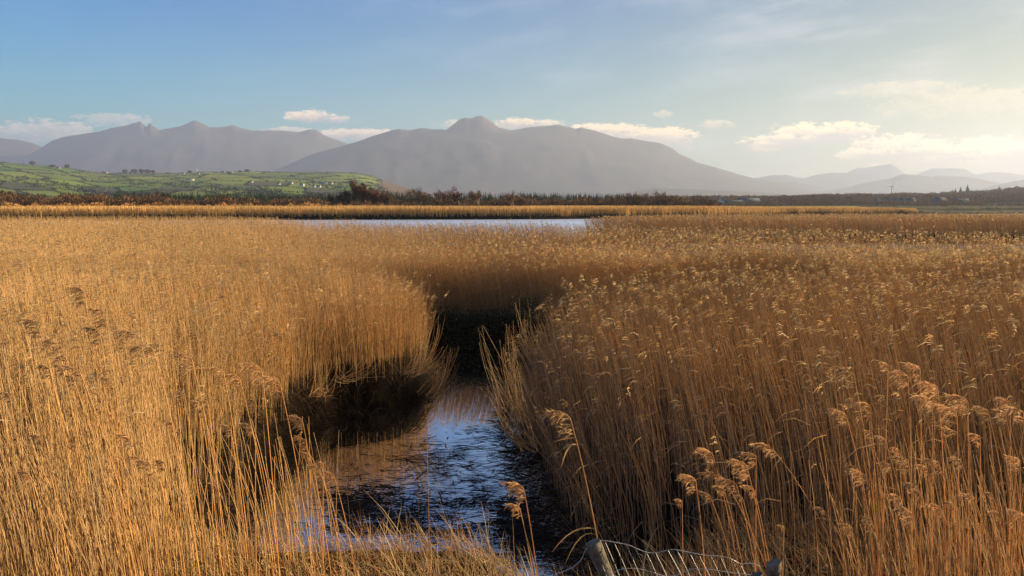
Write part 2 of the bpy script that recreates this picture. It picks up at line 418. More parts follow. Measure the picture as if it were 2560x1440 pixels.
mountain('mountain', 11500, [(-420, 350), (-250, 322), (-120, 335), (0, 345), (40, 349), (80, 357), (108, 368), (200, 400), (260, 430)], 2200, 11)
mountain('mountain', 11000, [(-60, 440), (60, 395), (108, 366), (130, 352), (160, 342), (200, 335), (250, 328), (280, 320), (320, 312), (352, 303), (366, 319), (374, 307), (386, 316), (400, 325), (430, 320), (455, 314), (472, 307), (485, 300), (500, 306), (525, 318), (560, 317), (583, 312), (600, 320), (630, 326), (690, 326), (750, 330), (775, 323), (790, 325), (810, 338), (860, 356), (900, 368), (1000, 400), (1120, 450)], 2600, 12)
mountain('mountain', 8500, [(600, 470), (700, 420), (780, 385), (880, 358), (905, 350), (930, 340), (950, 335), (985, 324), (1000, 322), (1025, 326), (1050, 320), (1080, 322), (1115, 325), (1134, 310), (1150, 297), (1163, 294), (1178, 297), (1192, 290), (1206, 290), (1222, 299), (1248, 319), (1275, 326), (1300, 322), (1330, 317), (1395, 312), (1410, 315), (1440, 322), (1453, 318), (1480, 325), (1530, 340), (1560, 347), (1580, 346), (1600, 350), (1650, 358), (1680, 370), (1700, 385), (1740, 404), (1780, 416), (1880, 445), (1960, 458), (2050, 480), (2150, 492)], 2300, 13)
mountain('mountain', 11500, [(1700, 480), (1880, 446), (1930, 438), (1965, 437), (1990, 443), (2010, 445), (2040, 437), (2080, 432), (2110, 433), (2200, 437), (2280, 455), (2400, 480)], 1800, 14)
mountain('mountain', 13200, [(2050, 460), (2110, 434), (2145, 419), (2165, 420), (2200, 413), (2225, 409), (2240, 416), (2262, 434), (2320, 460)], 1400, 15)
mountain('mountain', 12900, [(2250, 455), (2310, 428), (2330, 421), (2410, 421), (2440, 437), (2470, 431), (2500, 430), (2560, 437), (2680, 430), (2800, 445)], 1400, 16)
mountain('mountain', 9800, [(1800, 475), (1900, 458), (1940, 453), (1990, 454), (2080, 473), (2150, 488), (2250, 500)], 1200, 17)
mountain('mountain', 8800, [(1900, 498), (2060, 478), (2120, 468), (2170, 455), (2230, 445), (2255, 436), (2290, 436), (2330, 442), (2350, 439), (2400, 441), (2420, 442), (2480, 453), (2520, 463), (2600, 490)], 1400, 18)
mountain('mountain', 7600, [(2380, 498), (2480, 464), (2520, 456), (2560, 449), (2640, 440), (2760, 450), (2900, 480)], 1200, 19)
mountain('mountain', 5600, [(1500, 492), (1640, 470), (1760, 474), (1880, 480), (2010, 489), (2120, 497)], 900, 20)

# near farmed hill on the left
H0, H1 = 1100., 3000.
hill_crest = crestf([(-500, 372), (-200, 390), (0, 405), (60, 410), (110, 414), (160, 417), (250, 431), (300, 434), (420, 434), (520, 432), (620, 430), (700, 431), (860, 432), (905, 434), (935, 440), (965, 451), (1000, 464), (1040, 476), (1090, 487), (1180, 500)])


def hill_z(x, y):
    px = 1280 + x / np.maximum(y, 1) * FPX * .99
    t = np.clip((y - H0) / (H1 - H0), 0, 1.0); over = np.clip((y - H1) / 900, 0, 1)
    zc = CAM_H + H1 * (505 - hill_crest(px)) / FPX
    s_ = 2 + (zc - 2) * (t ** 1.25) * (1 - over ** 2 * .8) + (fbm(x, y, 31, 3, 1 / 300.) * 4 * np.sin(t * np.pi))
    return s_ * ss(1230, 1090, px) - 3 * ss(1090, 1230, px)


frng = np.random.default_rng(5)
SX, SY = np.meshgrid(np.arange(-260, 1150, 92.), np.arange(-.05, 1.35, .135)); SX = SX + (np.arange(SX.shape[0]) % 2)[:, None] * 46
seeds = np.stack([(SX + frng.uniform(-38, 38, SX.shape)).ravel(), (SY + frng.uniform(-.05, .05, SX.shape)).ravel()], 1); shue = frng.random((len(seeds), 2))


def cells(px, t):
    """nearest and second nearest field centre"""
    px = np.asarray(px, float); t = np.asarray(t, float); sh = px.shape; px = px.ravel(); t = t.ravel() + .03 * np.sin(px / 110.)
    d = ((px[:, None] - seeds[None, :, 0]) / 92) ** 2 + ((t[:, None] - seeds[None, :, 1] + (px[:, None] - seeds[None, :, 0]) * 2e-4) / .10) ** 2
    i1 = d.argmin(1); p_ = np.partition(d, 1, axis=1); return i1.reshape(sh), (np.sqrt(p_[:, 1]) - np.sqrt(p_[:, 0])).reshape(sh)


hx = np.linspace(-3300, 60, 340); hy = np.linspace(H0 - 60, H1 + 880, 300)
XX, YY = np.meshgrid(hx, hy); XX = XX * (YY / 3000.) ** .8; ZZ = hill_z(XX, YY)
px_ = 1280 + XX / YY * FPX; t_ = (YY - H0) / (H1 - H0)
ci, _ = cells(px_, t_); h_ = shue[ci, 0]; h2 = shue[ci, 1]
gcol = np.stack([.08 + .13 * h_, .15 + .11 * h_ - .04 * h2, .022 + .02 * h2], -1)
scrub = ((h2 > .60) & (t_ < .60)) | (px_ > 945)
gcol = np.where(scrub[..., None], np.array([.085, .085, .042]), gcol)
gcol = np.where((px_ > 955)[..., None], np.array([.12, .085, .055]), gcol)
n0, n1_ = XX.shape; ii = np.arange(n0 * n1_).reshape(n0, n1_)
F = np.stack([ii[:-1, :-1], ii[:-1, 1:], ii[1:, 1:], ii[1:, :-1]], -1).reshape(-1, 4)
tag(mk('hill', np.stack([XX, YY, ZZ], -1).reshape(-1, 3), [F], M_FIELD, gcol.reshape(-1, 3), smooth=True), kind='structure')

# hedgerows along the field edges
g = Geo(); pts = []
hp = np.stack([rng.uniform(-120, 960, 90000), rng.uniform(.01, 1.0, 90000)], 1); _, hd = cells(hp[:, 0], hp[:, 1]); hp = hp[(hd < .06) & (fbm(hp[:, 0] / 9, hp[:, 1] * 30, 91, 3, .8) > -.65)]
for px, t in hp:
    y = H0 + t * (H1 - H0); big = random.random(); pts.append(((px - 1280) / FPX * y, y, 2.6 + (6 * random.random() if big > .985 else 1.2 * random.random())))
for px in np.arange(-100, 960, 2.2): pts.append(((px - 1280) / FPX * H1, H1 - 10, 2.2 + 2.5 * random.random() ** 2))
# scrubby copses low on the hill
for _ in range(2600):
    px = random.uniform(-100, 1010); t = random.betavariate(1.1, 2.2) * .66; y = H0 + t * (H1 - H0)
    if math.sin(px / 60. + t * 14) + math.sin(px / 23. + 4) * .6 < .15: continue
    pts.append(((px - 1280) / FPX * y, y, 4 + 6 * random.random()))
pts = np.array(pts); pz = hill_z(pts[:, 0], pts[:, 1])
k = 12; P = np.repeat(np.stack([pts[:, 0], pts[:, 1], pz + pts[:, 2] * .5], 1), k, 0); hg = np.repeat(pts[:, 2], k)
P += rng.normal(size=P.shape) * np.stack([hg * .35, hg * .35, hg * .26], 1)
tone = np.repeat(rng.uniform(.6, 1.5, len(pts)), k)
g.leaves(P, hg * .28, np.stack([tone * rng.uniform(.7, 1.2, len(P)), tone, tone * .9], 1))
tag(g.build('hedgerows', mat_plant('hedge', (.034, .034, .022), trans=.1, rough=.95, spec=.05)), 'dark hedgerows and scrub dividing the green hill pastures', 'hedgerow', kind='stuff')


# ------------------------------------------------------------------ reeds
def reed_curves(x, y, z, h, lx, ly, K, pw=2.0):
    t = np.linspace(0, 1, K)[None, :]
    P = np.empty((len(x), K, 3))
    P[..., 0] = x[:, None] + lx[:, None] * t ** pw
    P[..., 1] = y[:, None] + ly[:, None] * t ** pw
    L2 = (lx ** 2 + ly ** 2)
    hh = np.sqrt(np.maximum(h * h - L2, .15 * h * h))
    P[..., 2] = z[:, None] + hh[:, None] * (t - .08 * (L2 / (h * h))[:, None] * t ** 3)
    return P


def plumes(g, tip, tdir, L, wx, wy, n, K, width, C):
    """one-sided flags of drooping strands along the top of the stem"""
    N = len(tip)
    if N == 0: return
    s = rng.uniform(0, 1, (N, n)) ** .85
    start = tip[:, None] - tdir[:, None] * (s * L[:, None] * 1.05)[..., None]
    ln = L[:, None] * rng.uniform(.5, .95, (N, n)) * (.45 + .55 * np.sin(np.clip(s, .05, 1) * 2.6))
    wa = np.stack([wx, wy], 1)[:, None, :] + rng.normal(size=(N, n, 2)) * .28
    up = rng.uniform(.25, .8, (N, n)); dr = rng.uniform(.5, 1.1, (N, n))
    t = np.linspace(0, 1, K)
    P = np.empty((N, n, K, 3))
    for k in range(K):
        P[:, :, k, 0] = start[..., 0] + ln * wa[..., 0] * t[k]
        P[:, :, k, 1] = start[..., 1] + ln * wa[..., 1] * t[k]
        P[:, :, k, 2] = start[..., 2] + ln * (up * t[k] - dr * t[k] ** 2)
    w = width * np.sin(np.clip(np.linspace(.35, 3.0, K), 0, 3.1)) ** .7
    g.ribbons(P.reshape(N * n, K, 3), np.broadcast_to(w, (N * n, K)), C=np.repeat(C, n, 0) * rng.uniform(.75, 1.25, (N * n, 1)))


def scatter(n, y0, y1, kl=.68, kr=.68, ml=2.0, mr=2.0, pw=None):
    yy = np.sqrt(rng.uniform(y0 ** 2, y1 ** 2, n)); xl = -kl * yy - ml; xr = kr * yy + mr
    return rng.uniform(xl, xr), yy


def stem_tint(n):
    h = rng.normal(0, 1, n)[:, None]; v = rng.uniform(.62, 1.25, n)[:, None]
    c = np.array([1., 1., 1.]) + h * np.array([.0, .045, .09])
    grey = (rng.random(n) < .24)[:, None]
    c = np.where(grey, c * np.array([.85, .98, 1.35]), c)
    return c * v


def bed(name, label, x, y, h, sidesK, rad, plume_p, pn, pw_, old_shade=0., lean=.16, cat='reed bed', mat=None, leafp=.3, rib=False):
    z = gz(x, y)
    n = len(x)
    ol = rng.random(n) < old_shade; h = np.where(ol, h * rng.uniform(.45, .85, n), h)
    sdc = sdist(x, y, creek) if y.min() < 32 else np.full(n, 99.)
    e = .05; near_ = (sdc < 1.4)
    ox = np.zeros(n); oy = np.zeros(n)
    if near_.any():
        xn, yn = x[near_], y[near_]
        gx = (sdist(xn + e, yn, creek) - sdist(xn - e, yn, creek)) / (2 * e); gy = (sdist(xn, yn + e, creek) - sdist(xn, yn - e, creek)) / (2 * e)
        k_ = ((1.4 - sdc[near_]) / 1.4) ** 2 * rng.uniform(.1, 1.0, near_.sum()) * .85
        k_ = k_ * np.where((xn > -.6) & (yn < 22), .75, 1); ox[near_] = -gx * k_; oy[near_] = -gy * k_
    gust = fbm(x, y, 51, 3, .55)
    lx = -h * (lean * (1 - .55 * ss(0, -4, x)) + .08 * gust + rng.normal(0, .06, n)) + ox * h * .6
    ly = h * rng.normal(0, .06, n) + oy * h * .6
    K, sides = sidesK
    P = reed_curves(x, y, z - .05, h, lx, ly, K)
    rr_ = rad * rng.uniform(.6, 1.25, n)
    rad_t = rr_[:, None] * np.linspace(1.0, .5, K)[None, :]
    C = stem_tint(n) * np.where(ol[:, None], np.array([.41, .46, .62]), 1) * (1 + .38 * fbm(x, y, 55, 3, .5 if y.min() < 90 else .07))[:, None]  # old stems greyed and beds darkened in patches: shade put into the tint
    g = Geo()
    if rib: g.ribbons(P, rad_t * 2, C=C)
    else: g.tubes(P, rad_t, sides, C)
    # loose leaves along the stems
    il = np.where(rng.random(n) < leafp)[0]
    if len(il):
        tt = rng.uniform(.35, .9, len(il)); kk = np.clip((tt * (K - 1)).astype(int), 0, K - 2)
        f = (tt * (K - 1) - kk)[:, None]
        s0 = P[il, kk] * (1 - f) + P[il, kk + 1] * f
        a = rng.uniform(-.9, .9, len(il)) + np.pi; ln = rng.uniform(.12, .42, len(il)); u = rng.uniform(-.5, .9, len(il))
        t = np.linspace(0, 1, 3)[None, :]
        L_ = np.stack([s0[:, :1] + np.cos(a)[:, None] * ln[:, None] * t, s0[:, 1:2] + np.sin(a)[:, None] * ln[:, None] * t, s0[:, 2:] + ln[:, None] * (u[:, None] * t - .7 * t * t)], -1)
        wl = np.array([1., .9, .1])[None, :] * (rad * 2.2)
        g.ribbons(L_, np.broadcast_to(wl, (len(il), 3)), C=C[il] * .95)
    root = g.build(name, mat or M_STEM)
    tag(root, label, cat, kind='stuff')
    ip = np.where((rng.random(n) < plume_p(x, y) if callable(plume_p) else rng.random(n) < plume_p) & ~ol)[0]
    if len(ip):
        g2 = Geo(); tip = P[ip, -1]; td = P[ip, -1] - P[ip, -2]; td /= np.linalg.norm(td, axis=1, keepdims=True)
        L = rng.uniform(.09, .21, len(ip)); C2 = np.minimum(stem_tint(len(ip)), 1.3) * np.array([1.05, .95, .74]) * rng.uniform(.8, 1.2, (len(ip), 1))
        wa = rng.normal(0, .5, len(ip)) + np.pi
        plumes(g2, tip + td * .05, td, L, np.cos(wa), np.sin(wa), pn[0], pn[1], pw_, C2)
        tag(g2.build('plumes', M_PLUME, root), kind='stuff')
    return root


def keep(x, y, fn):
    k_ = fn(x, y); return x[k_], y[k_]


def dens_ok(x, y, lo=.55):
    return rng.random(len(x)) < np.clip(.8 + .35 * fbm(x, y, 61, 3, 1.3), lo, 1)


# near beds (8-33 m)
x, y = scatter(190000, 7.6, 33, .70, .70, 1.5, 7.0)
sdc = sdist(x, y, creek)
bare = (x > -2.9) & (x < 2.2) & (y < 9.4)
ok = (sdc > .12 + .28 * np.clip(fbm(x, y, 88, 3, 2.6), -.4, 1) * (y < 25) + .30 * ss(-.8, .2, x) * ss(23, 19, y) + .08 * (x < -.6) * ss(14, 17, y) + .9 * (y > 25.5)) & ~bare & dens_ok(x, y) & (rng.random(len(x)) < np.where(y < 9, .50, 1))
# thinner stand right at the foot of the embankment beside the water
thin = (x > -.40 * y - .4) & (x < -1.8) & (y < 13.2); ok &= ~(thin & (rng.random(len(x)) < .86))
ok &= ~((x > .2) & (x < 3.4 + .25 * (y - 8)) & (y < 11.5) & (rng.random(len(x)) < .45))
x, y = x[ok], y[ok]
L_side = x < np.interp(y, [8, 14, 20, 24, 34], [-1, -1, -1, -1.2, -1.5])
back = y > 26.3
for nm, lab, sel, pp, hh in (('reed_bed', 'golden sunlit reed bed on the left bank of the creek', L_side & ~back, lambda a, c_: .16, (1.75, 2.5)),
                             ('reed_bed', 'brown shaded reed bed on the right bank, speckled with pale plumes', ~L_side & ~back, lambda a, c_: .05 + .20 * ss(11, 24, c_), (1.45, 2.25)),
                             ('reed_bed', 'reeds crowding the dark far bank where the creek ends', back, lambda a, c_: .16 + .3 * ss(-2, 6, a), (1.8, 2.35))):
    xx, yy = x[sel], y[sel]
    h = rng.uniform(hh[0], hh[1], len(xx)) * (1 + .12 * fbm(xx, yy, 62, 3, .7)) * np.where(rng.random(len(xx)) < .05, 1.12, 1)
    h = h * (1 - .22 * ss(1.6, 0., sdist(xx, yy, creek)) * (xx > -.8) * (yy < 22)) * (1 - .20 * ss(3.0, .3, sdist(xx, yy, creek)) * (xx < -.8) * (yy > 13) * (yy < 24)); bed(nm, lab, xx, yy, h, (5, 3), .0050, pp, (7, 3), .012, old_shade=.55 if nm == 'reed_bed' and 'right' in lab else .2)
# mid beds (33-66 m)
x, y = scatter(95000, 33, 104, .70, .72, 2, 6)
ok = (sdist(x, y, river) > .8) & (rng.random(len(x)) < np.where(y < 60, 1.0, .8))
x, y = x[ok], y[ok]
extra = rng.random(len(x)) < 1
h = rng.uniform(1.75, 2.4, len(x)) * (1 + .12 * fbm(x, y, 63, 3, .3)) * np.where(rng.random(len(x)) < .04, 1.15, 1)
bed('reed_bed', 'broad middle field of golden reeds reaching back to the river', x, y, h, (4, 3), .010, lambda a, c_: .35 + .3 * ss(-5, 15, a), (4, 3), .026, leafp=.25)
# right bed beyond the inlet
x = rng.uniform(6, 140, 120000); y = rng.uniform(94, 160, 120000)
si = sdist(x, y, isle); ok = (si < -.4) & (x < .74 * y + 8) & (rng.random(len(x)) < np.where(si > -5, 1, .45)); x, y = x[ok], y[ok]
bed('reed_bed', 'darker narrow reed bed standing beyond the hidden inlet', x, y, rng.uniform(1.9, 2.4, len(x)), (3, 3), .022, .6, (3, 3), .055, leafp=0)
# far belt across the river
n = 130000
x = rng.uniform(-190, 165, n); yf = np.interp(x, [-190, -170, -110, -60, 0, 34, 62, 85, 110, 160], [200, 205, 218, 228, 236, 246, 262, 280, 300, 322]) + .6 * 0
depth = rng.exponential(9, n) + rng.uniform(0, 1, n) * 2; depth = np.where(rng.random(n) < .45, rng.uniform(0, 70, n), depth)
y = yf - 4.0 + depth + 1.2 * fbm(x, x * 0, 71, 3, .12)
ok = (y < 312 + .15 * x + 8 * fbm(x, y, 72, 2, .05)) & (np.abs(x) < .72 * y); ok &= gz(x, y) > .75; x, y = x[ok], y[ok]
h = rng.uniform(1.5, 2.2, len(x)) * (1 + .14 * fbm(x, y, 73, 3, .12)) * np.interp(x, [-200, 60, 130, 165], [1.05, 1, .7, .45])
bed('reed_bed', 'long orange reed belt on the far river bank below the trees', x, y, h, (3, 3), .05, 0, (3, 3), .1, mat=M_FAR, leafp=0, rib=True, lean=.1)

# long stragglers arching out over the water at the mouths of the gap
g = Geo()
for (px, py, zb, n_, tx0, tx1, ty0, ty1) in ((1035, 935, 1.0, 60, 1040, 1118, 770, 905), (1075, 985, .7, 30, 1085, 1150, 860, 960), (790, 985, 1.0, 34, 770, 850, 880, 1010), (1310, 1050, .9, 46, 1195, 1290, 800, 1000), (1330, 1120, .8, 40, 1215, 1300, 900, 1060), (1330, 880, 1.0, 30, 1280, 1390, 740, 860), (860, 950, 1.0, 24, 830, 960, 880, 960)):
    c_ = atz(px, py, zb)
    for _ in range(n_):
        b0 = c_ + rng.normal(0, .16, 3) * (1, 1, .2); e0 = aty(random.uniform(tx0, tx1), random.uniform(ty0, ty1), c_[1] + random.gauss(-.1, .3)); m0 = b0 + (e0 - b0) * np.array([.75, .75, .25]) if random.random() < .7 else b0 + (e0 - b0) * .5
        tt = np.linspace(0, 1, 9)[:, None]; g.tubes(((1 - tt) ** 2 * b0 + 2 * tt * (1 - tt) * m0 + tt ** 2 * e0)[None], (np.linspace(1, .4, 9) * .0048)[None], 4, stem_tint(1) * .85)
tag(g.build('leaning_reeds', M_STEM), 'stray reeds arching out over the creek from its banks', 'reeds', kind='stuff')

# thatch: dead growth hanging over the mud banks, its colour darkened for their shade
n = 26000
x, y = scatter(n * 3, 9.4, 31, .5, .45, 0, 0); sdc = sdist(x, y, creek); ok = (sdc > -.12) & (sdc < .75); x, y, sdc = x[ok][:n], y[ok][:n], sdc[ok][:n]
e = .05; gx = (sdist(x + e, y, creek) - sdist(x - e, y, creek)) / (2 * e); gy = (sdist(x, y + e, creek) - sdist(x, y - e, creek)) / (2 * e)
z = np.maximum(gz(x, y), .02); ln = rng.uniform(.12, .55, len(x)); t = np.linspace(0, 1, 4)[None, :]
a = rng.normal(0, .7, len(x)); dx = -(gx * np.cos(a) - gy * np.sin(a)); dy_ = -(gx * np.sin(a) + gy * np.cos(a))
u = rng.uniform(.0, 1.0, len(x)); dr = rng.uniform(.7, 1.5, len(x))
P = np.stack([x[:, None] + dx[:, None] * ln[:, None] * t, y[:, None] + dy_[:, None] * ln[:, None] * t, z[:, None] + ln[:, None] * (u[:, None] * t - dr[:, None] * t * t)], -1)
P[..., 2] = np.maximum(P[..., 2], .01)
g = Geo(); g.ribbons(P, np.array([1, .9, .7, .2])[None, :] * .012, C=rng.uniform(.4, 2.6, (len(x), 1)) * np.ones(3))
tag(g.build('bank_thatch', M_THATCH), 'dead thatch, coloured dark for shade, hanging over the muddy creek banks', 'dead grass', kind='stuff')

# floating reed litter
g = Geo()
cl = [(930, 1245, 110, 34, 430), (1010, 1290, 130, 30, 400), (1150, 1255, 130, 24, 220), (1240, 1200, 70, 50, 150), (1150, 1140, 110, 50, 240), (1230, 1090, 60, 30, 110), (1000, 1130, 110, 45, 80), (930, 1320, 130, 18, 260), (1150, 1330, 150, 24, 220), (1290, 1290, 60, 45, 520), (1330, 1350, 70, 40, 520), (1100, 1200, 200, 60, 240), (1050, 1400, 280, 30, 420), (880, 1270, 50, 40, 260)]
pp = []
for cx_, cy_, sx, sy, m_ in cl:
    for _ in range(m_): pp.append(atz(random.gauss(cx_, sx * .6), random.gauss(cy_, sy * .6), 0)[:2])
pp = np.array(pp); s_ = sdist(pp[:, 0], pp[:, 1], creek); pp = pp[s_ < .05]; n = len(pp)
ang = rng.normal(0, .42, n) + np.where(rng.random(n) < .1, 1.2, 0); ln = rng.uniform(.09, .42, n) * np.where(rng.random(n) < .07, 2.2, 1)
cu = rng.normal(0, .25, n); t = np.linspace(-.5, .5, 4)[None, :]
PX = pp[:, :1] + ln[:, None] * (np.cos(ang)[:, None] * t - np.sin(ang)[:, None] * cu[:, None] * (t * t - .1))
PY = pp[:, 1:] + ln[:, None] * (np.sin(ang)[:, None] * t + np.cos(ang)[:, None] * cu[:, None] * (t * t - .1))
P = np.stack([PX, PY, np.broadcast_to(rng.uniform(.006, .02, n)[:, None], PX.shape) + rng.normal(0, .003, PX.shape)], -1)
g.ribbons(P, np.array([.35, 1, .9, .2])[None, :] * rng.uniform(.008, .022, n)[:, None], ang=rng.normal(np.pi / 2, .35, n), C=rng.uniform(.5, 1.8, (n, 1)) * np.ones(3))
o = g.build('floating_litter', M_LITTER); tag(o, 'blackened reed litter floating in mats on the blue water', 'reed litter', kind='stuff')

# grass on the road embankment
g = Geo(); n = 30000
x = rng.uniform(-7, 7.5, n); y = rng.uniform(4.2, 9.6, n); ok = (np.abs(x) < .72 * y + .6) & (sdist(x, y, creek) > -.05); x, y = x[ok], y[ok]; n = len(x)
z = gz(x, y); h = rng.gamma(5, .065, n) * (1 + .3 * fbm(x, y, 81, 3, 1.5)) * np.interp(x, [-6, -3, 2, 4], [1.0, .95, 1.05, 1.0])
lx = -h * rng.normal(.32, .28, n); ly = h * rng.normal(.05, .28, n)
P = reed_curves(x, y, z, h, lx, ly, 4, 1.6)
ct = stem_tint(n); rust = (rng.random(n) < .22 * np.clip(1 + fbm(x, y, 82, 2, 1.2), 0, 2))[:, None]; ct = np.where(rust, ct * np.array([.85, .5, .32]), ct)
grn = (rng.random(n) < .16 * ss(-1, -4, x))[:, None]; ct = np.where(grn, ct * np.array([.38, .62, .42]), ct)
g.ribbons(P, np.array([1, .9, .7, .15])[None, :] * rng.uniform(.003, .0085, n)[:, None], C=ct)
# low matted litter
n = 26000; x = rng.uniform(-7, 7.5, n); y = rng.uniform(4.2, 9.4, n); ok = (np.abs(x) < .72 * y + .6) & (sdist(x, y, creek) > .0); x, y = x[ok], y[ok]; n = len(x)
a = rng.uniform(0, 6.28, n); ln = rng.uniform(.05, .22, n); z = gz(x, y) + rng.uniform(.0, .16, n)
t = np.linspace(-.5, .5, 3)[None, :]
P = np.stack([x[:, None] + np.cos(a)[:, None] * ln[:, None] * t, y[:, None] + np.sin(a)[:, None] * ln[:, None] * t, z[:, None] + ln[:, None] * rng.normal(.1, .4, n)[:, None] * t + .02], -1)
ct = stem_tint(n); rust = (rng.random(n) < .45)[:, None]; ct = np.where(rust, ct * np.array([.62, .36, .22]), ct * .8)
grn = (rng.random(n) < .4 * ss(-1.5, -4.5, x))[:, None]; ct = np.where(grn, ct * np.array([.35, .55, .4]), ct)
g.ribbons(P, np.array([.7, 1, .2])[None, :] * rng.uniform(.004, .010, n)[:, None], C=ct)
tag(g.build('bank_grass', M_GRASS), 'bleached winter grass covering the near embankment', 'grass', kind='stuff')

# brambles on the far creek bank, enlarged and darkened to deepen its shade, and ivy by the left corner
g = Geo()
for (px, py, yy, n_, s_) in ((1130, 800, 27.3, 2500, .55), (1190, 812, 27.2, 2500, .5), (1250, 800, 27.1, 2000, .45), (1320, 770, 27.2, 1600, .45), (1090, 790, 27.5, 1500, .4), (1160, 860, 26.9, 1500, .5), (1240, 860, 26.8, 1500, .5)):
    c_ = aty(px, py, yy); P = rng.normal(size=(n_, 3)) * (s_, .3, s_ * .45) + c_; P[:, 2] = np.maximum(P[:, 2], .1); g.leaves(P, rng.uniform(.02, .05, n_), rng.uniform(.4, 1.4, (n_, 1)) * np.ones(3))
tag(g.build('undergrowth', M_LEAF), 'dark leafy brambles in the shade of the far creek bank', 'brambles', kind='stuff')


# ------------------------------------------------------------------ individual plumed reeds in front
def one_reed(tip_px, base_px, yd, label, group=None, plume=1.0, droop=-1, thick=1.0, leaves=(), tone=(1, 1, 1), bend=2.0, cut=False):
    """tip and a lower point of the stem as seen, yd metres ahead of the camera; the stem runs on to the ground"""
    T = aty(*tip_px, yd); B = aty(*base_px, yd + random.uniform(-.05, .05))
    d = B - T; zz = float(gz(np.array([B[0]]), np.array([yd]))[0])
    if B[2] > zz:
        k_ = (B[2] - zz) / max(.3, -d[2]); B = B + d * k_ * np.array([.55, 0, 1]); B[2] = zz - .03
    else: B[2] = zz - .03
    tone = tuple(np.array(tone) * .45 + np.array((1.1, .98, .88)) * .55 * (.3 + .7 * min(1.15, tone[0]))); root = empty('plumed_reed', B, label, 'reed', group)
    K = 12; t = np.linspace(0, 1, K)[:, None]
    tipz = T
    mid = B + (T - B) * np.array([.35, .5, .62])
    P = (1 - t) ** 2 * B + 2 * t * (1 - t) * mid + t ** 2 * T
    # nodding neck
    L = .20 * plume
    g = Geo(); rad = .0048 * thick
    g.tubes(P[None], (np.linspace(1.0, .55, K) * rad)[None], 5, np.array([tone]) * random.uniform(.95, 1.2))
    for k_ in (3, 5, 7, 9):               # nodes of the culm
        g.tubes((P[k_] + np.array([[0, 0, -.006], [0, 0, .0], [0, 0, .006]]))[None], np.array([[rad * .9, rad * 1.35, rad * .9]]), 5, np.array([(.6, .5, .4)]))
    g.build('stem', M_STEM, root)
    if not cut:
        g = Geo(); td = P[-1] - P[-3]; td /= np.linalg.norm(td)
        n_ = 34
        s = np.linspace(0, 1, n_); q_ = np.minimum(np.interp(np.linspace(0, 1, n_), [0, 1], [0, 1]), 1)
        # rachis continues past the stem tip and nods over
        rk = np.linspace(0, 1, 6)[:, None]; rach = P[-1] + td * L * .6 * rk + np.array([droop * .5, 0, -.35]) * L * rk ** 2
        g.tubes(rach[None], (np.linspace(.5, .2, 6) * rad)[None], 4, np.array([tone]))
        idx_ = rng.uniform(-.55, 1, n_)
        st = np.where(idx_[:, None] > 0, P[-1] + td * L * .6 * np.maximum(idx_, 0)[:, None] + np.array([droop * .5, 0, -.35]) * L * np.maximum(idx_, 0)[:, None] ** 2, P[-1] + td * L * idx_[:, None])
        ln = L * rng.uniform(.35, .72, n_) * (1.15 - .5 * np.abs(idx_ - .1)); wy_ = rng.normal(0, .28, n_); wx_ = droop * rng.uniform(.55, 1.05, n_)
        up = rng.uniform(.25, .75, n_); dr = rng.uniform(.4, 1.0, n_); tt = np.linspace(0, 1, 6)[None, :]
        Q = np.stack([st[:, :1] + ln[:, None] * wx_[:, None] * tt, st[:, 1:2] + ln[:, None] * wy_[:, None] * tt, st[:, 2:] + ln[:, None] * (up[:, None] * tt - dr[:, None] * tt ** 2)], -1)
        ct = rng.uniform(.6, 1.25, (n_, 1)) * np.array([tone])
        g.ribbons(Q, np.array([.4, .8, 1, 1, .8, .2])[None, :] * .0065, C=ct)
        # side spikelets hanging from each strand
        m_ = 5; rep = np.repeat(np.arange(n_), m_); kk = rng.integers(1, 5, n_ * m_); s0 = Q[rep, kk]
        l2 = rng.uniform(.02, .05, n_ * m_) * plume; t3 = np.linspace(0, 1, 3)[None, :]; a2 = rng.normal(0, .6, n_ * m_)
        Q2 = np.stack([s0[:, :1] + droop * l2[:, None] * .8 * t3, s0[:, 1:2] + l2[:, None] * np.sin(a2)[:, None] * t3, s0[:, 2:] + l2[:, None] * (rng.uniform(-.9, .5, n_ * m_)[:, None] * t3)], -1)
        g.ribbons(Q2, np.array([.7, 1, .2])[None, :] * .0046, C=np.repeat(ct, m_, 0) * rng.uniform(.8, 1.3, (n_ * m_, 1)))
        g.build('plume', M_PLUME, root)
    for (lt, dx_, dz_, w_) in leaves:
        g = Geo(); k_ = lt * (K - 1); i0 = int(k_); s0 = P[i0] + (P[min(i0 + 1, K - 1)] - P[i0]) * (k_ - i0); tt = np.linspace(0, 1, 7)
        Q = np.stack([s0[0] + dx_ * tt, s0[1] - .05 * tt, s0[2] + (abs(dz_) * .25) * np.sin(tt * 2.2) * (1 if abs(dx_) > .1 else .3) + dz_ * tt ** 2], -1)
        g.ribbons(Q[None], (np.array([.5, 1, 1, .9, .7, .4, .08]) * w_)[None], ang=np.array([.5]), C=np.array([tone]))
        g.build('leaf', M_GRASS, root)
    return root


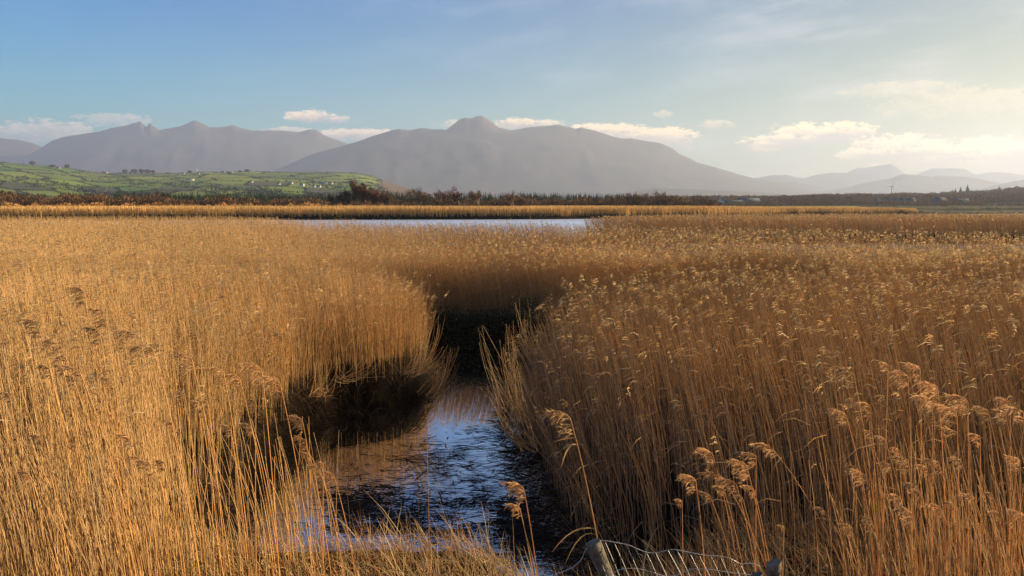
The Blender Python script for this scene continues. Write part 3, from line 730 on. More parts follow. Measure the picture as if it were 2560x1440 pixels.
G1 = 'plumed reeds rising in front of the dark right reed bed'
G2 = 'plumed reeds of the left foreground stand'
G3 = 'plumed reeds crowded in the lower right corner'
G4 = 'plumed reeds leaning over the creek from the left'
one_reed((1427, 1050), (1500, 1370), 5.3, 'tallest lone reed with rust plume and two drooping leaves, rising behind the leaning fence post', None, 1.0, leaves=((.93, -.15, -.02, .008), (.90, -.12, -.20, .016), (.60, -.30, -.18, .010), (.58, -.22, -.24, .007)), tone=(1, .82, .6), thick=1.25)
one_reed((1310, 1225), (1345, 1440), 5.2, 'thick red-brown plume standing against the right edge of the creek water', None, .85, tone=(.85, .6, .42), thick=1.1)
one_reed((1300, 1272), (1335, 1440), 5.25, 'slim golden plume just below the thick red-brown one', None, .55, tone=(1.05, .8, .5))
one_reed((1068, 1115), (1075, 1440), 5.6, 'thin dark lone reed standing straight in the middle of the water', None, .35, tone=(.6, .42, .3), thick=.7)
spec = [((1740, 1205), (1765, 1440), 'fluffy pale gold plume, leftmost large one before the dark bed', .9, (1.25, 1.05, .7)),
        ((1782, 1138), (1850, 1440), 'highest left arching plume above the fence wire', .85, (1.05, .8, .5)),
        ((1808, 1195), (1920, 1420), 'long low plume whose stem crosses several neighbours diagonally', .95, (1, .7, .45)),
        ((1842, 1215), (1890, 1430), 'rust plume hanging below the broad feathery one', .85, (1, .72, .48)),
        ((1868, 1168), (1920, 1420), 'broad feathery plume with wispy drooping tail', .95, (1.05, .78, .5)),
        ((1890, 1145), (1890, 1430), 'upright plume on a nearly vertical stem', .7, (1, .8, .55)),
        ((1930, 1120), (2090, 1370), 'arched plume on a long stem slanting down to the right', .85, (1, .78, .5)),
        ((1885, 1225), (1930, 1430), 'small yellow plume under the upright one', .55, (1.1, .9, .55)),
        ((1810, 1225), (1860, 1430), 'small ragged plume low in the cluster', .5, (1, .85, .5)),
        ((1775, 1240), (1840, 1440), 'small dull plume low beside the pale gold one', .5, (.9, .8, .5)),
        ((1705, 1255), (1706, 1440), 'short plume on a straight stem, left of the cluster', .4, (1, .72, .45)),
        ((1856, 1245), (1905, 1430), 'tiny plume low among the crossing stems', .35, (1, .8, .5)),
        ((1960, 1318), (1958, 1440), 'very short pale tuft on a stubby straight stem', .25, (1.2, .95, .6)),
        ((2060, 1275), (2150, 1440), 'nearly bare sloping stem with a two-strand tip', .4, (.9, .8, .6))]
for tp, bp, lab, pl, tn in spec: one_reed(tp, bp, random.uniform(5.8, 6.6), lab, G1, pl, tone=tn)
spec = [((155, 870), (260, 1200), 'triple dark hooked plume at the far left of the stand', 1.2, (.75, .6, .5)), ((95, 815), (180, 1150), 'dark stacked plume highest at the left edge', 1.1, (.7, .55, .45)),
        ((210, 735), (270, 1150), 'dark crest plume, highest of the left stand', 1.0, (.75, .6, .48)), ((265, 790), (310, 1150), 'plume of many thin flags right of the dark crest', 1.1, (.95, .78, .6)),
        ((250, 835), (300, 1200), 'hooked dark plume on a pale slanting stem', .9, (.65, .55, .45)), ((350, 850), (440, 1300), 'large tangled grey-brown plume in the middle of the left stand', 1.4, (.85, .7, .58)),
        ((385, 880), (470, 1250), 'pale loose plume behind the tangled grey-brown one', 1.0, (1.05, .9, .7)), ((125, 925), (200, 1300), 'small dark plume low at the left', .7, (.7, .58, .45)),
        ((200, 930), (330, 1330), 'split plume with flat brown flags, low at the left', .9, (.9, .7, .5)), ((480, 900), (560, 1300), 'grey-brown drooping plume left of the creek corner', 1.0, (.95, .8, .6)),
        ((560, 935), (620, 1350), 'ruffled gold plume on a double stem', 1.0, (1.05, .85, .6)), ((600, 950), (680, 1350), 'curled plume on a long arching pale stem', .9, (1, .8, .55)),
        ((655, 930), (690, 1330), 'tallest column-like plume with lit orange folds near the creek corner', 1.4, (1.15, .85, .6)), ((700, 960), (770, 1330), 'wide plume arching left beside the column-like one', 1.1, (1.05, .8, .55)),
        ((520, 1010), (560, 1380), 'narrow plume set low before the shaded stems', .7, (1, .85, .6)), ((640, 1010), (640, 1400), 'dull plume on a vertical stem near the mud', .7, (.9, .75, .55)), ]
for tp, bp, lab, pl, tn in spec: one_reed(tp, bp, random.uniform(6.6, 7.6), lab, G2, pl, tone=tn, thick=1.1)
spec = [((757, 1055), (790, 1270), 'dark red nodding plume over the muddy corner', .8, (.75, .5, .38)), ((765, 1105), (785, 1300), 'dark red plume hooked just under its twin', .7, (.7, .48, .36)),
        ((835, 1190), (868, 1320), 'faint tan plume bowed over the brown reflections', .7, (.9, .62, .42)), ((800, 1175), (845, 1340), 'faint drooping plume left of the bowed one', .6, (.9, .65, .45)),
        ((775, 1140), (820, 1380), 'straight slim plume among the last stems by the water', .55, (1, .78, .52)), ((808, 1160), (806, 1320), 'tiny lit tuft on an upright stem over the water', .3, (1.2, .95, .6))]
for tp, bp, lab, pl, tn in spec: one_reed(tp, bp, random.uniform(6.8, 7.4), lab, G4, pl, tone=tn)
spec = [((2135, 940), (2190, 1300), 'grey broad plume hanging from a hooked stem', .9, (1, .85, .65)), ((2085, 925), (2105, 1250), 'dark double plume on the tall left stem of the corner stand', .9, (.75, .55, .4)),
        ((2115, 1040), (2190, 1400), 'leaning plume whose flags fan out above a slanting stem', .95, (1.05, .8, .55)), ((2175, 1020), (2195, 1380), 'round fan plume between two taller ones', .8, (1.1, .8, .5)),
        ((2220, 915), (2210, 1300), 'small white sunlit tuft on a bent stem', .5, (1.5, 1.3, .95)), ((2270, 945), (2280, 1330), 'dense gold plume left of the paired white ones', .9, (1.1, .85, .55)),
        ((2300, 925), (2300, 1350), 'fine curled plume at the top of the corner stand', .9, (1.1, .9, .65)), ((2345, 975), (2365, 1400), 'tall bright plume arching in the middle of the corner stand', 1.2, (1.25, .95, .6)),
        ((2392, 1040), (2400, 1420), 'largest comb-like plume with bright lower edge', 1.4, (1.25, .95, .62)), ((2330, 1010), (2330, 1420), 'bushy pale plume mass left of the comb-like one', 1.2, (1.2, 1.0, .72)),
        ((2420, 1010), (2420, 1400), 'pink-brown bushy plume right of the comb-like one', 1.2, (1.05, .8, .62)), ((2470, 1030), (2530, 1400), 'thin-necked plume bowed to the left at the right edge', .8, (1, .85, .6)),
        ((2525, 1010), (2520, 1400), 'jagged plume near the right frame edge', .8, (1.05, .8, .58)), ((2250, 1130), (2290, 1400), 'comb plume set low before the lit stems', .6, (1.1, .75, .45)),
        ((2145, 1175), (2190, 1420), 'slim spear plume on a slanting stem', .6, (1.15, .9, .55)), ((2450, 1095), (2450, 1420), 'bright little fan on a bare stem, low right', .55, (1.3, 1.0, .65)),
        ((2550, 1155), (2550, 1430), 'wide open plume cut by the right edge of the view', .8, (1.15, .9, .6)), ((2180, 1085), (2215, 1400), 'short crooked plume below the round fan', .5, (1.05, .75, .45))]
for tp, bp, lab, pl, tn in spec: one_reed(tp, bp, random.uniform(6.0, 7.2), lab, G3, pl, tone=tn, thick=1.1)
ORD = 'first second third fourth fifth sixth seventh eighth ninth tenth eleventh twelfth thirteenth fourteenth fifteenth sixteenth seventeenth eighteenth nineteenth twentieth twenty-first twenty-second twenty-third twenty-fourth'.split()


def crowd(n_, x0, x1, yf, where, grp, dist, tn0):
    for i, px in enumerate(np.linspace(x0, x1, n_)):
        px += random.uniform(-8, 8); f_ = random.random(); py = yf(px, f_); pl = random.uniform(.35, .8); tb = random.uniform(.8, 1.15)
        lab = ('slim ' if pl < .5 else 'full ' if pl > .68 else 'middling ') + ('pale' if tb > 1.03 else 'dull' if tb < .9 else 'tan') + f' plume on a leaning stem, {ORD[i]} from the left {where}'
        one_reed((px, py), (px + random.uniform(10, 80), py + 330), random.uniform(*dist), lab, grp, pl, tone=tuple(np.array(tn0) * tb), thick=random.uniform(.8, 1.15))


crowd(24, 0, 630, lambda px, f: 900 + f ** .8 * 300 + max(0, (px - 400) * .25), 'of the lower left crowd', 'plumed reeds crowding the lower left corner', (6.4, 8.4), (1.0, .86, .66))
crowd(24, 2130, 2570, lambda px, f: 1030 + f ** .8 * 300, 'of the lower right crowd', 'plumed reeds crowding the lower right corner', (5.6, 7.2), (1.1, .9, .65))
# dense lit foreground stems without plumes
g = Geo()
for (x0, x1, y0, y1, n_, hl, hh) in ((2.6, 5.6, 5.6, 8.2, 900, .8, 1.9), (-6.2, -3.3, 6.2, 8.6, 1300, .9, 1.9), (-3.2, -1.9, 7.4, 9.2, 60, .8, 1.7)):
    x = rng.uniform(x0, x1, n_); y = rng.uniform(y0, y1, n_); ok = np.abs(x) < .70 * y + .3
    if x0 > 0: ok &= (x > 2.2 + (y - 5.6) * .35) & (rng.random(n_) < ss(2.3, 3.9, x - (y - 5.6) * .2))
    x, y = x[ok], y[ok]; n = len(x); h = rng.uniform(hl, hh, n)
    P = reed_curves(x, y, gz(x, y) - .03, h, -h * rng.normal(.10, .07, n), h * rng.normal(0, .06, n), 6)
    rr_ = rng.uniform(.0025, .005, n); g.tubes(P, rr_[:, None] * np.linspace(1, .5, 6)[None], 4, stem_tint(n) * 1.05)
tag(g.build('foreground_reed_stems', M_STEM), 'bare pale reed stems standing dense on the near embankment foot', 'reed stems', kind='stuff')

# ------------------------------------------------------------------ fence
YF = 5.0
fr = empty('wire_fence', aty(1700, 1420, YF), 'slack sheep wire fence between weathered posts in the foreground grass', 'fence')
fr.location.z = float(gz(np.array([fr.location.x]), np.array([YF]))[0])


def post(top_px, yd, w, lean, hgt, label=None):
    T = aty(*top_px, yd); zb = float(gz(np.array([T[0]]), np.array([yd]))[0]) - .1
    B = np.array([T[0] + lean, yd + .02, zb]); g = Geo(); n_ = 14; K = 9
    t = np.linspace(0, 1, K)[:, None]; ax = B + (T - B) * t
    ang = np.arange(n_) * 2 * np.pi / n_; V = []
    for k_ in range(K):
        sq = w * .5 / (np.abs(np.cos(ang - .4)) ** 4 + np.abs(np.sin(ang - .4)) ** 4) ** .25 * (1 + .04 * np.sin(ang * 5 + 1) + .02 * np.sin(ang * 7 + k_)); sl = .02 * np.cos(ang) * (k_ == K - 1)
        V.append(np.stack([ax[k_, 0] + np.cos(ang) * sq, ax[k_, 1] + np.sin(ang) * sq, ax[k_, 2] + sl], 1))
    V = np.concatenate(V); F = [[k_ * n_ + j, k_ * n_ + (j + 1) % n_, (k_ + 1) * n_ + (j + 1) % n_, (k_ + 1) * n_ + j] for k_ in range(K - 1) for j in range(n_)]
    g.add(V, F); top_c = ax[-1] + np.array([0, 0, .004]); V2 = np.concatenate([V[-n_:], top_c[None]]); g.add(V2, [[j, (j + 1) % n_, n_] for j in range(n_)])
    o = g.build('post', M_WOOD, fr)
    if label: o['label'] = label
    return T


post((1482, 1356), YF, .088, .58, 1, 'grey post leaning left with a sunlit right edge')
post((1936, 1406), YF + .35, .085, .0, 1, 'pale square-topped upright post')
post((1890, 1438), YF - .1, .07, .02, 1, 'low mossy stump of a post')


def wire(pts, rad=.0027, name='wire', yd=YF, tw=True):
    a = np.array([aty(p_[0], p_[1], yd + (p_[2] if len(p_) > 2 else 0)) for p_ in pts]); s = np.concatenate([[0], np.cumsum(np.linalg.norm(np.diff(a, axis=0), axis=1))])
    n_ = max(12, int(s[-1] / .02)); q_ = np.linspace(0, s[-1], n_)
    P = np.stack([np.interp(q_, s, a[:, i]) for i in range(3)], 1)
    for _ in range(3): P[1:-1] = (P[:-2] + P[1:-1] * 2 + P[2:]) / 4
    g = Geo(); ph = q_ * 2 * np.pi / .05
    if tw:
        for s_ in (0, np.pi): g.tubes((P + np.stack([0 * ph, np.cos(ph + s_), np.sin(ph + s_)], 1) * rad * .6)[None], np.full((1, n_), rad * .62), 5)
    else: g.tubes(P[None], np.full((1, n_), rad * .6), 4)
    return g, P


gw, P1 = wire([(1380, 1440), (1430, 1420), (1455, 1400), (1462, 1375), (1480, 1355), (1505, 1350), (1540, 1356), (1575, 1363), (1610, 1380), (1635, 1384), (1680, 1372), (1720, 1380), (1760, 1388), (1800, 1390), (1830, 1396), (1850, 1412), (1880, 1406), (1900, 1416)])
gw.build('top_wire', M_WIRE, fr)
gw, P2 = wire([(1520, 1440), (1550, 1422), (1590, 1420), (1630, 1430), (1660, 1441), (1690, 1440), (1730, 1420), (1780, 1424), (1830, 1432), (1900, 1440)], yd=YF - .05)
gw.build('lower_wire', M_WIRE, fr)
g = Geo()
for k_ in range(16):
    i = int((.2 + .75 * k_ / 16) * len(P1)); a = P1[i]; b_ = a + np.array([.16 + .05 * random.random(), -.12, -.42]); t = np.linspace(0, 1, 8)[:, None]
    Pq = a + (b_ - a) * t + np.array([0, 0, .02]) * np.sin(t * 3.1); g.tubes(Pq[None], np.full((1, 8), .0011), 4)
g.build('stay_wires', M_WIRE, fr)
# bent twig through the fence
g = Geo(); a = np.array([aty(*p_, YF + .03) for p_ in ((1606, 1445), (1608, 1410), (1614, 1380), (1622, 1355), (1635, 1330), (1648, 1313))])
q_ = np.linspace(0, 5, 20); P = np.stack([np.interp(q_, range(6), a[:, i]) for i in range(3)], 1)
g.tubes(P[None], np.linspace(.0055, .0022, 20)[None], 6); g.tubes((P[6] + np.linspace(0, 1, 5)[:, None] * np.array([-.05, 0, .03]))[None], np.linspace(.003, .001, 5)[None], 5)
g.tubes(np.array([P[0], P[0] + (-.02, 0, -.35), P[0] + (-.02, 0, -.75)])[None], np.full((1, 3), .0058), 6)
tag(g.build('twig', M_BARK), 'bare curved pale twig rising through the fence wires', 'twig')


# ------------------------------------------------------------------ trees
def tree(px, base_py, yd, hgt, spread, lean, label, group, twig=(1, 1, 1), nl=11, ntw=900, name='bare_tree', trunk_r=.16, flat=1.0, cap=0.0, multi=1):
    B = aty(px, base_py, yd); zb = float(gz(np.array([B[0]]), np.array([yd]))[0]); B[2] = zb - .1
    root = empty(name, B, label, 'tree', group); g = Geo(); ends = []
    for m_ in range(multi):
        off = np.array([random.uniform(-.5, .5) * (multi > 1), random.uniform(-.5, .5) * (multi > 1), 0])
        th = hgt * random.uniform(.55, .72); K = 7; t = np.linspace(0, 1, K)[:, None]
        tr = B + off + np.array([lean * th * .35, 0, th]) * t + np.array([lean * th * .35, 0, 0]) * t ** 2 + np.cumsum(rng.normal(0, .05, (K, 3)) * (1, 1, 0), 0)
        g.tubes(tr[None], (np.linspace(1.2, .4, K) * trunk_r)[None], 6)
        for i in range(nl):
            s_ = random.uniform(.28, 1.0); k_ = min(K - 2, int(s_ * (K - 1))); p0 = tr[k_] + (tr[k_ + 1] - tr[k_]) * (s_ * (K - 1) - k_)
            a = random.uniform(0, 2 * math.pi); r_ = spread * random.uniform(.45, 1.0)
            top_ = B[2] + hgt * (random.uniform(.72, 1.0) if s_ > .4 else random.uniform(.55, .85)) * flat
            e_ = np.array([p0[0] + math.cos(a) * r_ + lean * hgt * .32, p0[1] + math.sin(a) * r_, max(top_ - cap * abs(math.cos(a)) * r_, p0[2] + .4)])
            q = np.linspace(0, 1, 6)[:, None]; c_ = p0 + (e_ - p0) * np.array([.65, .65, .25]); L_ = (1 - q) ** 2 * p0 + 2 * q * (1 - q) * c_ + q ** 2 * e_
            g.tubes(L_[None], (np.linspace(.5, .12, 6) * trunk_r)[None], 4)
            for j in range(5):
                s2 = L_[random.randint(2, 5)]; d_ = rng.normal(0, 1, 3) * (1, 1, .5) + (lean * 1.8, 0, .9); d_ *= spread * .28 / np.linalg.norm(d_)
                e2 = s2 + d_; g.tubes(np.array([s2, (s2 + e2) / 2 + (0, 0, .1), e2])[None], np.array([[.2, .13, .05]]) * trunk_r, 3); ends += [e2, (s2 + e2) / 2]
            ends += [L_[5], L_[4]]
    g.build('trunk', M_BARK, root)
    g = Geo(); E = np.array(ends); ii_ = rng.integers(0, len(E), ntw); s0 = E[ii_] + rng.normal(0, spread * .07, (ntw, 3))
    d_ = rng.normal(0, .55, (ntw, 3)) + (lean * 1.5, 0, .7); d_ *= (rng.uniform(.35, 1.1, ntw) * hgt * .11 / (np.linalg.norm(d_, axis=1)))[:, None]
    t = np.linspace(0, 1, 3)[None, :, None]; Q = s0[:, None] + d_[:, None] * t
    g.ribbons(Q, np.array([1, .7, .3])[None, :] * hgt * .011, C=rng.uniform(.6, 1.5, (ntw, 1)) * np.array([twig]))
    g.build('crown', M_TWIG, root)
    return root


def hgt_of(top, base, yd): return aty(0, top, yd)[2] - aty(0, base, yd)[2]


rust = (1.0, .70, .52); grey = (1.3, 1.2, 1.05); dark = (.5, .55, .48); brown = (.85, .78, .66)
GT = 'windswept trees of the clump beyond the river'
cl = [(862, 482, 'leftmost low dark tree of the windswept clump', dark, 2.6), (878, 470, 'dark rounded tree second from the left in the clump', dark, 2.8), (896, 460, 'tallest rust-topped tree in the windswept clump', rust, 2.6), (912, 466, 'rust crowned tree right beside the tallest of the clump', rust, 2.5),
      (928, 470, 'rust crowned tree in the middle of the clump slope', rust, 2.4), (943, 475, 'pale-trunked tree stepping down the clump slope', rust, 2.4), (957, 480, 'leaning slim tree low on the clump slope', rust, 2.3), (971, 485, 'last low tree at the right end of the clump', brown, 2.4), (838, 486, 'low evergreen-dark tree just left of the windswept clump', dark, 2.5)]
for px, ty, lab, tn, sp_ in cl: tree(px + 8, 517, 305, hgt_of(ty, 517, 305) * 1.18, sp_ * 1.2, -.30, lab, GT, tn, ntw=2600, nl=14)
ot = [(1042, 470, 3.2, brown, 'broad brown tree between the clump and the flat-topped trees', 1), (1062, 476, 1.6, grey, 'slender grey tree at the right side of the broad brown one', 1), (1122, 467, 3.0, rust, 'flat-topped rust tree with fanned pale limbs', 1), (1146, 471, 1.2, rust, 'small windblown sapling beside the flat-topped rust tree', 1),
      (1194, 467, 2.2, grey, 'tall pale tree bent left like a hook', 1), (1282, 478, 3.2, rust, 'dense low rust-topped tree right of the hooked tree', 1), (1318, 486, 1.8, grey, 'pale upright tree touching the dense rust-topped one', 1), (1250, 492, 1.8, brown, 'small brown tree left of the dense rust-topped one', 1),
      (1580, 476, 1.8, grey, 'pale vase-shaped tree, first of the bare pair beyond the marsh', 2), (1612, 478, 2.2, grey, 'pale spreading tree, second of the bare pair beyond the marsh', 2), (1648, 475, 2.4, brown, 'tall brown bare tree right of the pale pair', 2), (1672, 484, 1.8, brown, 'low brown tree under the tall brown bare one', 1),
      (1748, 484, 2.6, brown, 'wide brown tree left of the white gabled house', 2), (1782, 490, 1.5, brown, 'small tree beside the white gabled house', 1), (1362, 502, 2.0, brown, 'low domed bush in front of the conifer plantation', 1), (1535, 486, 1.5, grey, 'grey tree left of the pale bare pair', 1), (1000, 490, 1.8, brown, 'short tree in the gap right of the windswept clump', 1), (1090, 492, 1.6, brown, 'short tree between broad brown and flat-topped trees', 1)]
for px, ty, sp_, tn, lab, mu in ot:
    tree(px + (5 if px < 1500 else 0), 517, 300, hgt_of(ty, 517, 300) * 1.06, sp_ * 1.45, -.30 if px < 1400 else -.08, lab, 'bare trees along the far edge of the marsh', tn, ntw=1900 if mu == 1 else 2000, multi=mu, nl=11)

# scrub and conifer belts behind the far reeds
def thicket(name, label, spans, n_, k, tones, hs, mat, szf=.2, kind='stuff', cat='scrub'):
    g = Geo(); pts = []
    for (px0, px1, y0, y1, h0, h1, w_) in spans:
        for _ in range(int(n_ * w_)):
            px = random.uniform(px0, px1); y = random.uniform(y0, y1); f = (px - px0) / (px1 - px0)
            hh = (h0 + (h1 - h0) * f) * random.uniform(.6, 1.08) * (1 + .22 * math.sin(px / 17.) * math.sin(px / 41. + 1))
            pts.append(((px - 1280) / FPX * y, y, hh))
    pts = np.array(pts); pz = np.maximum(gz(pts[:, 0], pts[:, 1]), np.where(pts[:, 1] > H0, hill_z(pts[:, 0], pts[:, 1]), -9))
    P = np.repeat(np.stack([pts[:, 0], pts[:, 1], pz + pts[:, 2] * .52], 1), k, 0); hg = np.repeat(pts[:, 2], k)
    u = rng.normal(size=P.shape); u /= np.linalg.norm(u, axis=1, keepdims=True); u *= rng.uniform(.3, 1, len(P))[:, None] ** .5
    P += u * np.stack([hg * hs, hg * hs, hg * .48], 1)
    tn = np.array(tones)[rng.integers(0, len(tones), len(pts))] * rng.uniform(.7, 1.3, (len(pts), 1)); tn = np.repeat(tn, k, 0) * rng.uniform(.7, 1.3, (len(P), 1))
    d_ = rng.normal(0, .6, P.shape) + (-.15, 0, .8); d_ *= (hg * szf * rng.uniform(.6, 1.3, len(P)) / np.linalg.norm(d_, axis=1))[:, None]
    t = np.linspace(0, 1, 2)[None, :, None]
    g.ribbons(P[:, None] + d_[:, None] * t, np.stack([hg * szf * .42, hg * szf * .2], 1), C=tn)
    return tag(g.build(name, mat), label, cat, kind=kind)


thicket('scrub', 'brown willow scrub behind the far reed belt', [(-120, 860, 318, 372, 5.6, 4.3, 1.0), (-120, 420, 372, 440, 7.2, 6.2, .35), (840, 1560, 316, 380, 4.0, 4.6, 1.0), (1540, 1790, 330, 430, 5.2, 4.2, .7), (1790, 2150, 335, 400, 1.6, 1.0, .2), (1700, 2700, 560, 850, 1.8, 2.6, .8), (1780, 2450, 740, 790, 4, 5, .45), (900, 1560, 322, 350, 2.6, 2.6, .4)],
        1300, 60, [(.95, .78, .62), (1.1, .95, .7), (.6, .58, .45), (1.3, 1.15, .8), (.5, .55, .42)], .62, M_TWIG, .16)
thicket('reed_fringe', 'tawny tall grass clumps mixed into the scrub edge', [(-120, 1000, 308, 322, 2.9, 2.5, 1.0)], 320, 60, [(4.2, 3.4, 2.0), (3.4, 2.6, 1.4)], .5, M_TWIG, .2, cat='grass')


def conifers(name, label, spans, mat):
    g = Geo()
    for (px0, px1, y0, y1, h0, h1, n_) in spans:
        for _ in range(n_):
            px = random.uniform(px0, px1); y = random.uniform(y0, y1); f = (px - px0) / (px1 - px0); x = (px - 1280) / FPX * y; hh = (h0 + (h1 - h0) * f) * random.uniform(.72, 1.1)
            z = max(float(gz(np.array([x]), np.array([y]))[0]), float(hill_z(np.array([x]), np.array([y]))[0]) if y > H0 else -9)
            n2 = 46; s = rng.uniform(0, 1, n2); a = rng.uniform(0, 6.28, n2); r_ = (1 - s) * hh * .17 + .15; zz = z + hh * (.12 + .88 * s)
            p0 = np.stack([x + 0 * a, y + 0 * a, zz + .12 * r_], 1); p1 = np.stack([x + np.cos(a) * r_, y + np.sin(a) * r_, zz - .25 * r_], 1)
            g.ribbons(np.stack([p0, p1], 1), np.stack([r_ * .5, r_ * .25], 1), C=(random.uniform(.6, 1.5) * rng.uniform(.7, 1.3, (n2, 1))) * np.array([[1, 1, 1]]))
            g.tubes(np.array([[x, y, z - .2], [x, y, z + hh]])[None], np.array([[.15, .03]]), 3, np.array([(.8, .6, .5)]))
    return tag(g.build(name, mat), label, 'conifer wood', kind='stuff')


conifers('conifer_wood', 'dark conifer plantation behind the scrub and shelter trees', [(290, 860, 430, 540, 9.5, 8.0, 900), (860, 1320, 430, 540, 8.8, 8.4, 800), (1300, 1600, 430, 540, 8.8, 7.6, 600), (150, 300, 440, 500, 6, 9, 40)], M_CONIF)

# right wooded ridge
rid = crestf([(1600, 500), (1750, 497), (1850, 496), (1950, 497), (2000, 494), (2060, 490), (2130, 489), (2200, 490), (2250, 486), (2300, 489), (2380, 484), (2450, 481), (2500, 475), (2560, 470), (2700, 462), (2900, 458)])
D0, D1 = 900., 1400.
uu = np.linspace(1560, 3000, 140); tt = np.linspace(0, 1.6, 24); UU, TT = np.meshgrid(uu, tt); YY = D0 + (D1 - D0) * TT; XX = (UU - 1280) / FPX * YY


def ridge_z(px, t):
    zc = CAM_H + D1 * (505 - rid(px)) / FPX - 6.5
    return (1.5 + np.maximum(zc - 1.5, 0) * np.clip(t, 0, 1) ** 1.2) * np.where(t > 1, 1 - (t - 1) * .8, 1)


ZZ = ridge_z(UU, TT) - 2 * (TT < .01); n0, n1_ = XX.shape; ii = np.arange(n0 * n1_).reshape(n0, n1_)
F = np.stack([ii[:-1, :-1], ii[:-1, 1:], ii[1:, 1:], ii[1:, :-1]], -1).reshape(-1, 4)
tag(mk('hill', np.stack([XX, YY, ZZ], -1).reshape(-1, 3), [F], mat_noise('wood_floor', (.05, .042, .025), (.08, .07, .035), .05), smooth=True), kind='structure')
g = Geo(); pts = []
for _ in range(6500):
    px = random.uniform(1540, 2750); t = random.uniform(0, 1.1)
    if px < 1950 and random.random() < .35: continue
    if (2185 < px < 2430 or 1785 < px < 1900) and t < .10: continue
    y = D0 + (D1 - D0) * t; pts.append(((px - 1280) / FPX * y, y, float(ridge_z(np.array(px), np.array(t))), random.uniform(7, 12)))
pts = np.array(pts); k = 46; P = np.repeat(pts[:, :3] + np.stack([0 * pts[:, 3], 0 * pts[:, 3], pts[:, 3] * .55], 1), k, 0); hg = np.repeat(pts[:, 3], k)
u = rng.normal(size=P.shape); u /= np.linalg.norm(u, axis=1, keepdims=True); P += u * np.stack([hg * .46, hg * .46, hg * .45], 1) * rng.uniform(.4, 1, (len(P), 1)) ** .5
tn = np.array([(1.0, .85, .6), (.8, .75, .55), (1.15, .95, .7), (.45, .55, .35), (1.3, 1.05, .8)])[rng.integers(0, 5, len(pts))]; tn = np.repeat(tn, k, 0) * rng.uniform(.7, 1.3, (len(P), 1))
d_ = rng.normal(0, .7, P.shape) + (-.1, 0, .6); d_ *= (hg * .14 / np.linalg.norm(d_, axis=1))[:, None]
g.ribbons(P[:, None] + d_[:, None] * np.linspace(0, 1, 2)[None, :, None], np.stack([hg * .07, hg * .03], 1), C=tn * .95)
tag(g.build('woods', M_TWIG), 'bare winter woodland covering the low ridge on the right', 'woodland', kind='stuff')

# skyline conifers on the ridge
for (px, ty, lab) in ((2388, 470, 'small dark conifer, leftmost on the wooded skyline'), (2401, 466, 'open-branched pine second on the wooded skyline'), (2418, 461, 'tallest pointed spruce on the wooded skyline'), (2440, 473, 'stubby conifer right of the tallest spruce'), (2497, 464, 'dense lone conifer near the ridge end'), (2381, 473, 'thin conifer spike at the start of the skyline group')):
    yd = 1370.; B = aty(px, 483, yd); B[2] = float(ridge_z(np.array(px), np.array((yd - D0) / (D1 - D0)))); hh = aty(px, ty, yd)[2] - B[2]
    root = empty('conifer', B, lab, 'conifer', 'conifers on the wooded skyline'); g = Geo(); g.tubes(np.array([B, B + (0, 0, hh)])[None], np.array([[.35, .05]]), 5); g.build('trunk', M_BARK, root)
    g = Geo(); n2 = 420; s = rng.uniform(0, 1, n2) ** .8; a = rng.uniform(0, 6.28, n2); r_ = ((1 - s) * hh * .20 + .3) * rng.uniform(.6, 1.1, n2) * (1 + .3 * np.sin(s * 40)); zz = B[2] + hh * (.35 + .65 * s)
    p0 = np.stack([B[0] + 0 * a, B[1] + 0 * a, zz], 1); p1 = np.stack([B[0] + np.cos(a) * r_, B[1] + np.sin(a) * r_, zz - .2 * r_], 1)
    g.ribbons(np.stack([p0, p1], 1), np.stack([r_ * .3, r_ * .12], 1), C=rng.uniform(.6, 1.6, (n2, 1)) * np.ones(3)); g.build('crown', M_CONIF, root)


# sea wall and weedy foreshore, right distance
def strip_mound(name, label, cat, pts, w_, hgt, mat, n_=260, seed=1):
    a = np.array(pts, float); s = np.concatenate([[0], np.cumsum(np.linalg.norm(np.diff(a, axis=0), axis=1))]); q_ = np.linspace(0, s[-1], n_)
    x = np.interp(q_, s, a[:, 0]); y = np.interp(q_, s, a[:, 1]); pr = [(-.5, -.6), (-.42, .3), (-.3, .8), (-.1, 1.0), (.15, 1.0), (.35, .7), (.5, -.6)]
    V = []
    for (o_1, h_1) in pr: V.append(np.stack([x + rng.normal(0, .08, n_), y + o_1 * w_, h_1 * hgt * (1 + .22 * fbm(q_, q_ * 0 + o_1, seed, 4, .35)) + float(gz(np.array([x[0]]), np.array([y[0]]))[0]) * 0 + .25], 1))
    V = np.stack(V, 1); m_ = len(pr); ii = np.arange(n_ * m_).reshape(n_, m_); F = np.stack([ii[:-1, :-1], ii[1:, :-1], ii[1:, 1:], ii[:-1, 1:]], -1).reshape(-1, 4)
    return tag(mk(name, V.reshape(-1, 3), [F], mat, smooth=True), label, cat)


strip_mound('sea_wall', 'long dark weed-grown stone bank along the far right shore', 'sea wall', [(105, 345), (160, 358), (215, 372), (300, 384), (430, 392)], 7, 2.6, M_STONE, seed=3)
strip_mound('weed_bank', 'low dark weedy rocks in front of the sea wall', 'rocks', [(145, 328), (180, 334), (215, 342), (238, 347)], 7, 1.2, M_STONE, seed=4)
tag(mk('field', np.array([(122, 372, 2.35), (160, 380, 2.4), (190, 440, 2.9), (142, 430, 2.8)]), [[[0, 1, 2, 3]]], mat_noise('bright_pasture', (.10, .17, .03), (.16, .23, .045), .05)), kind='structure')


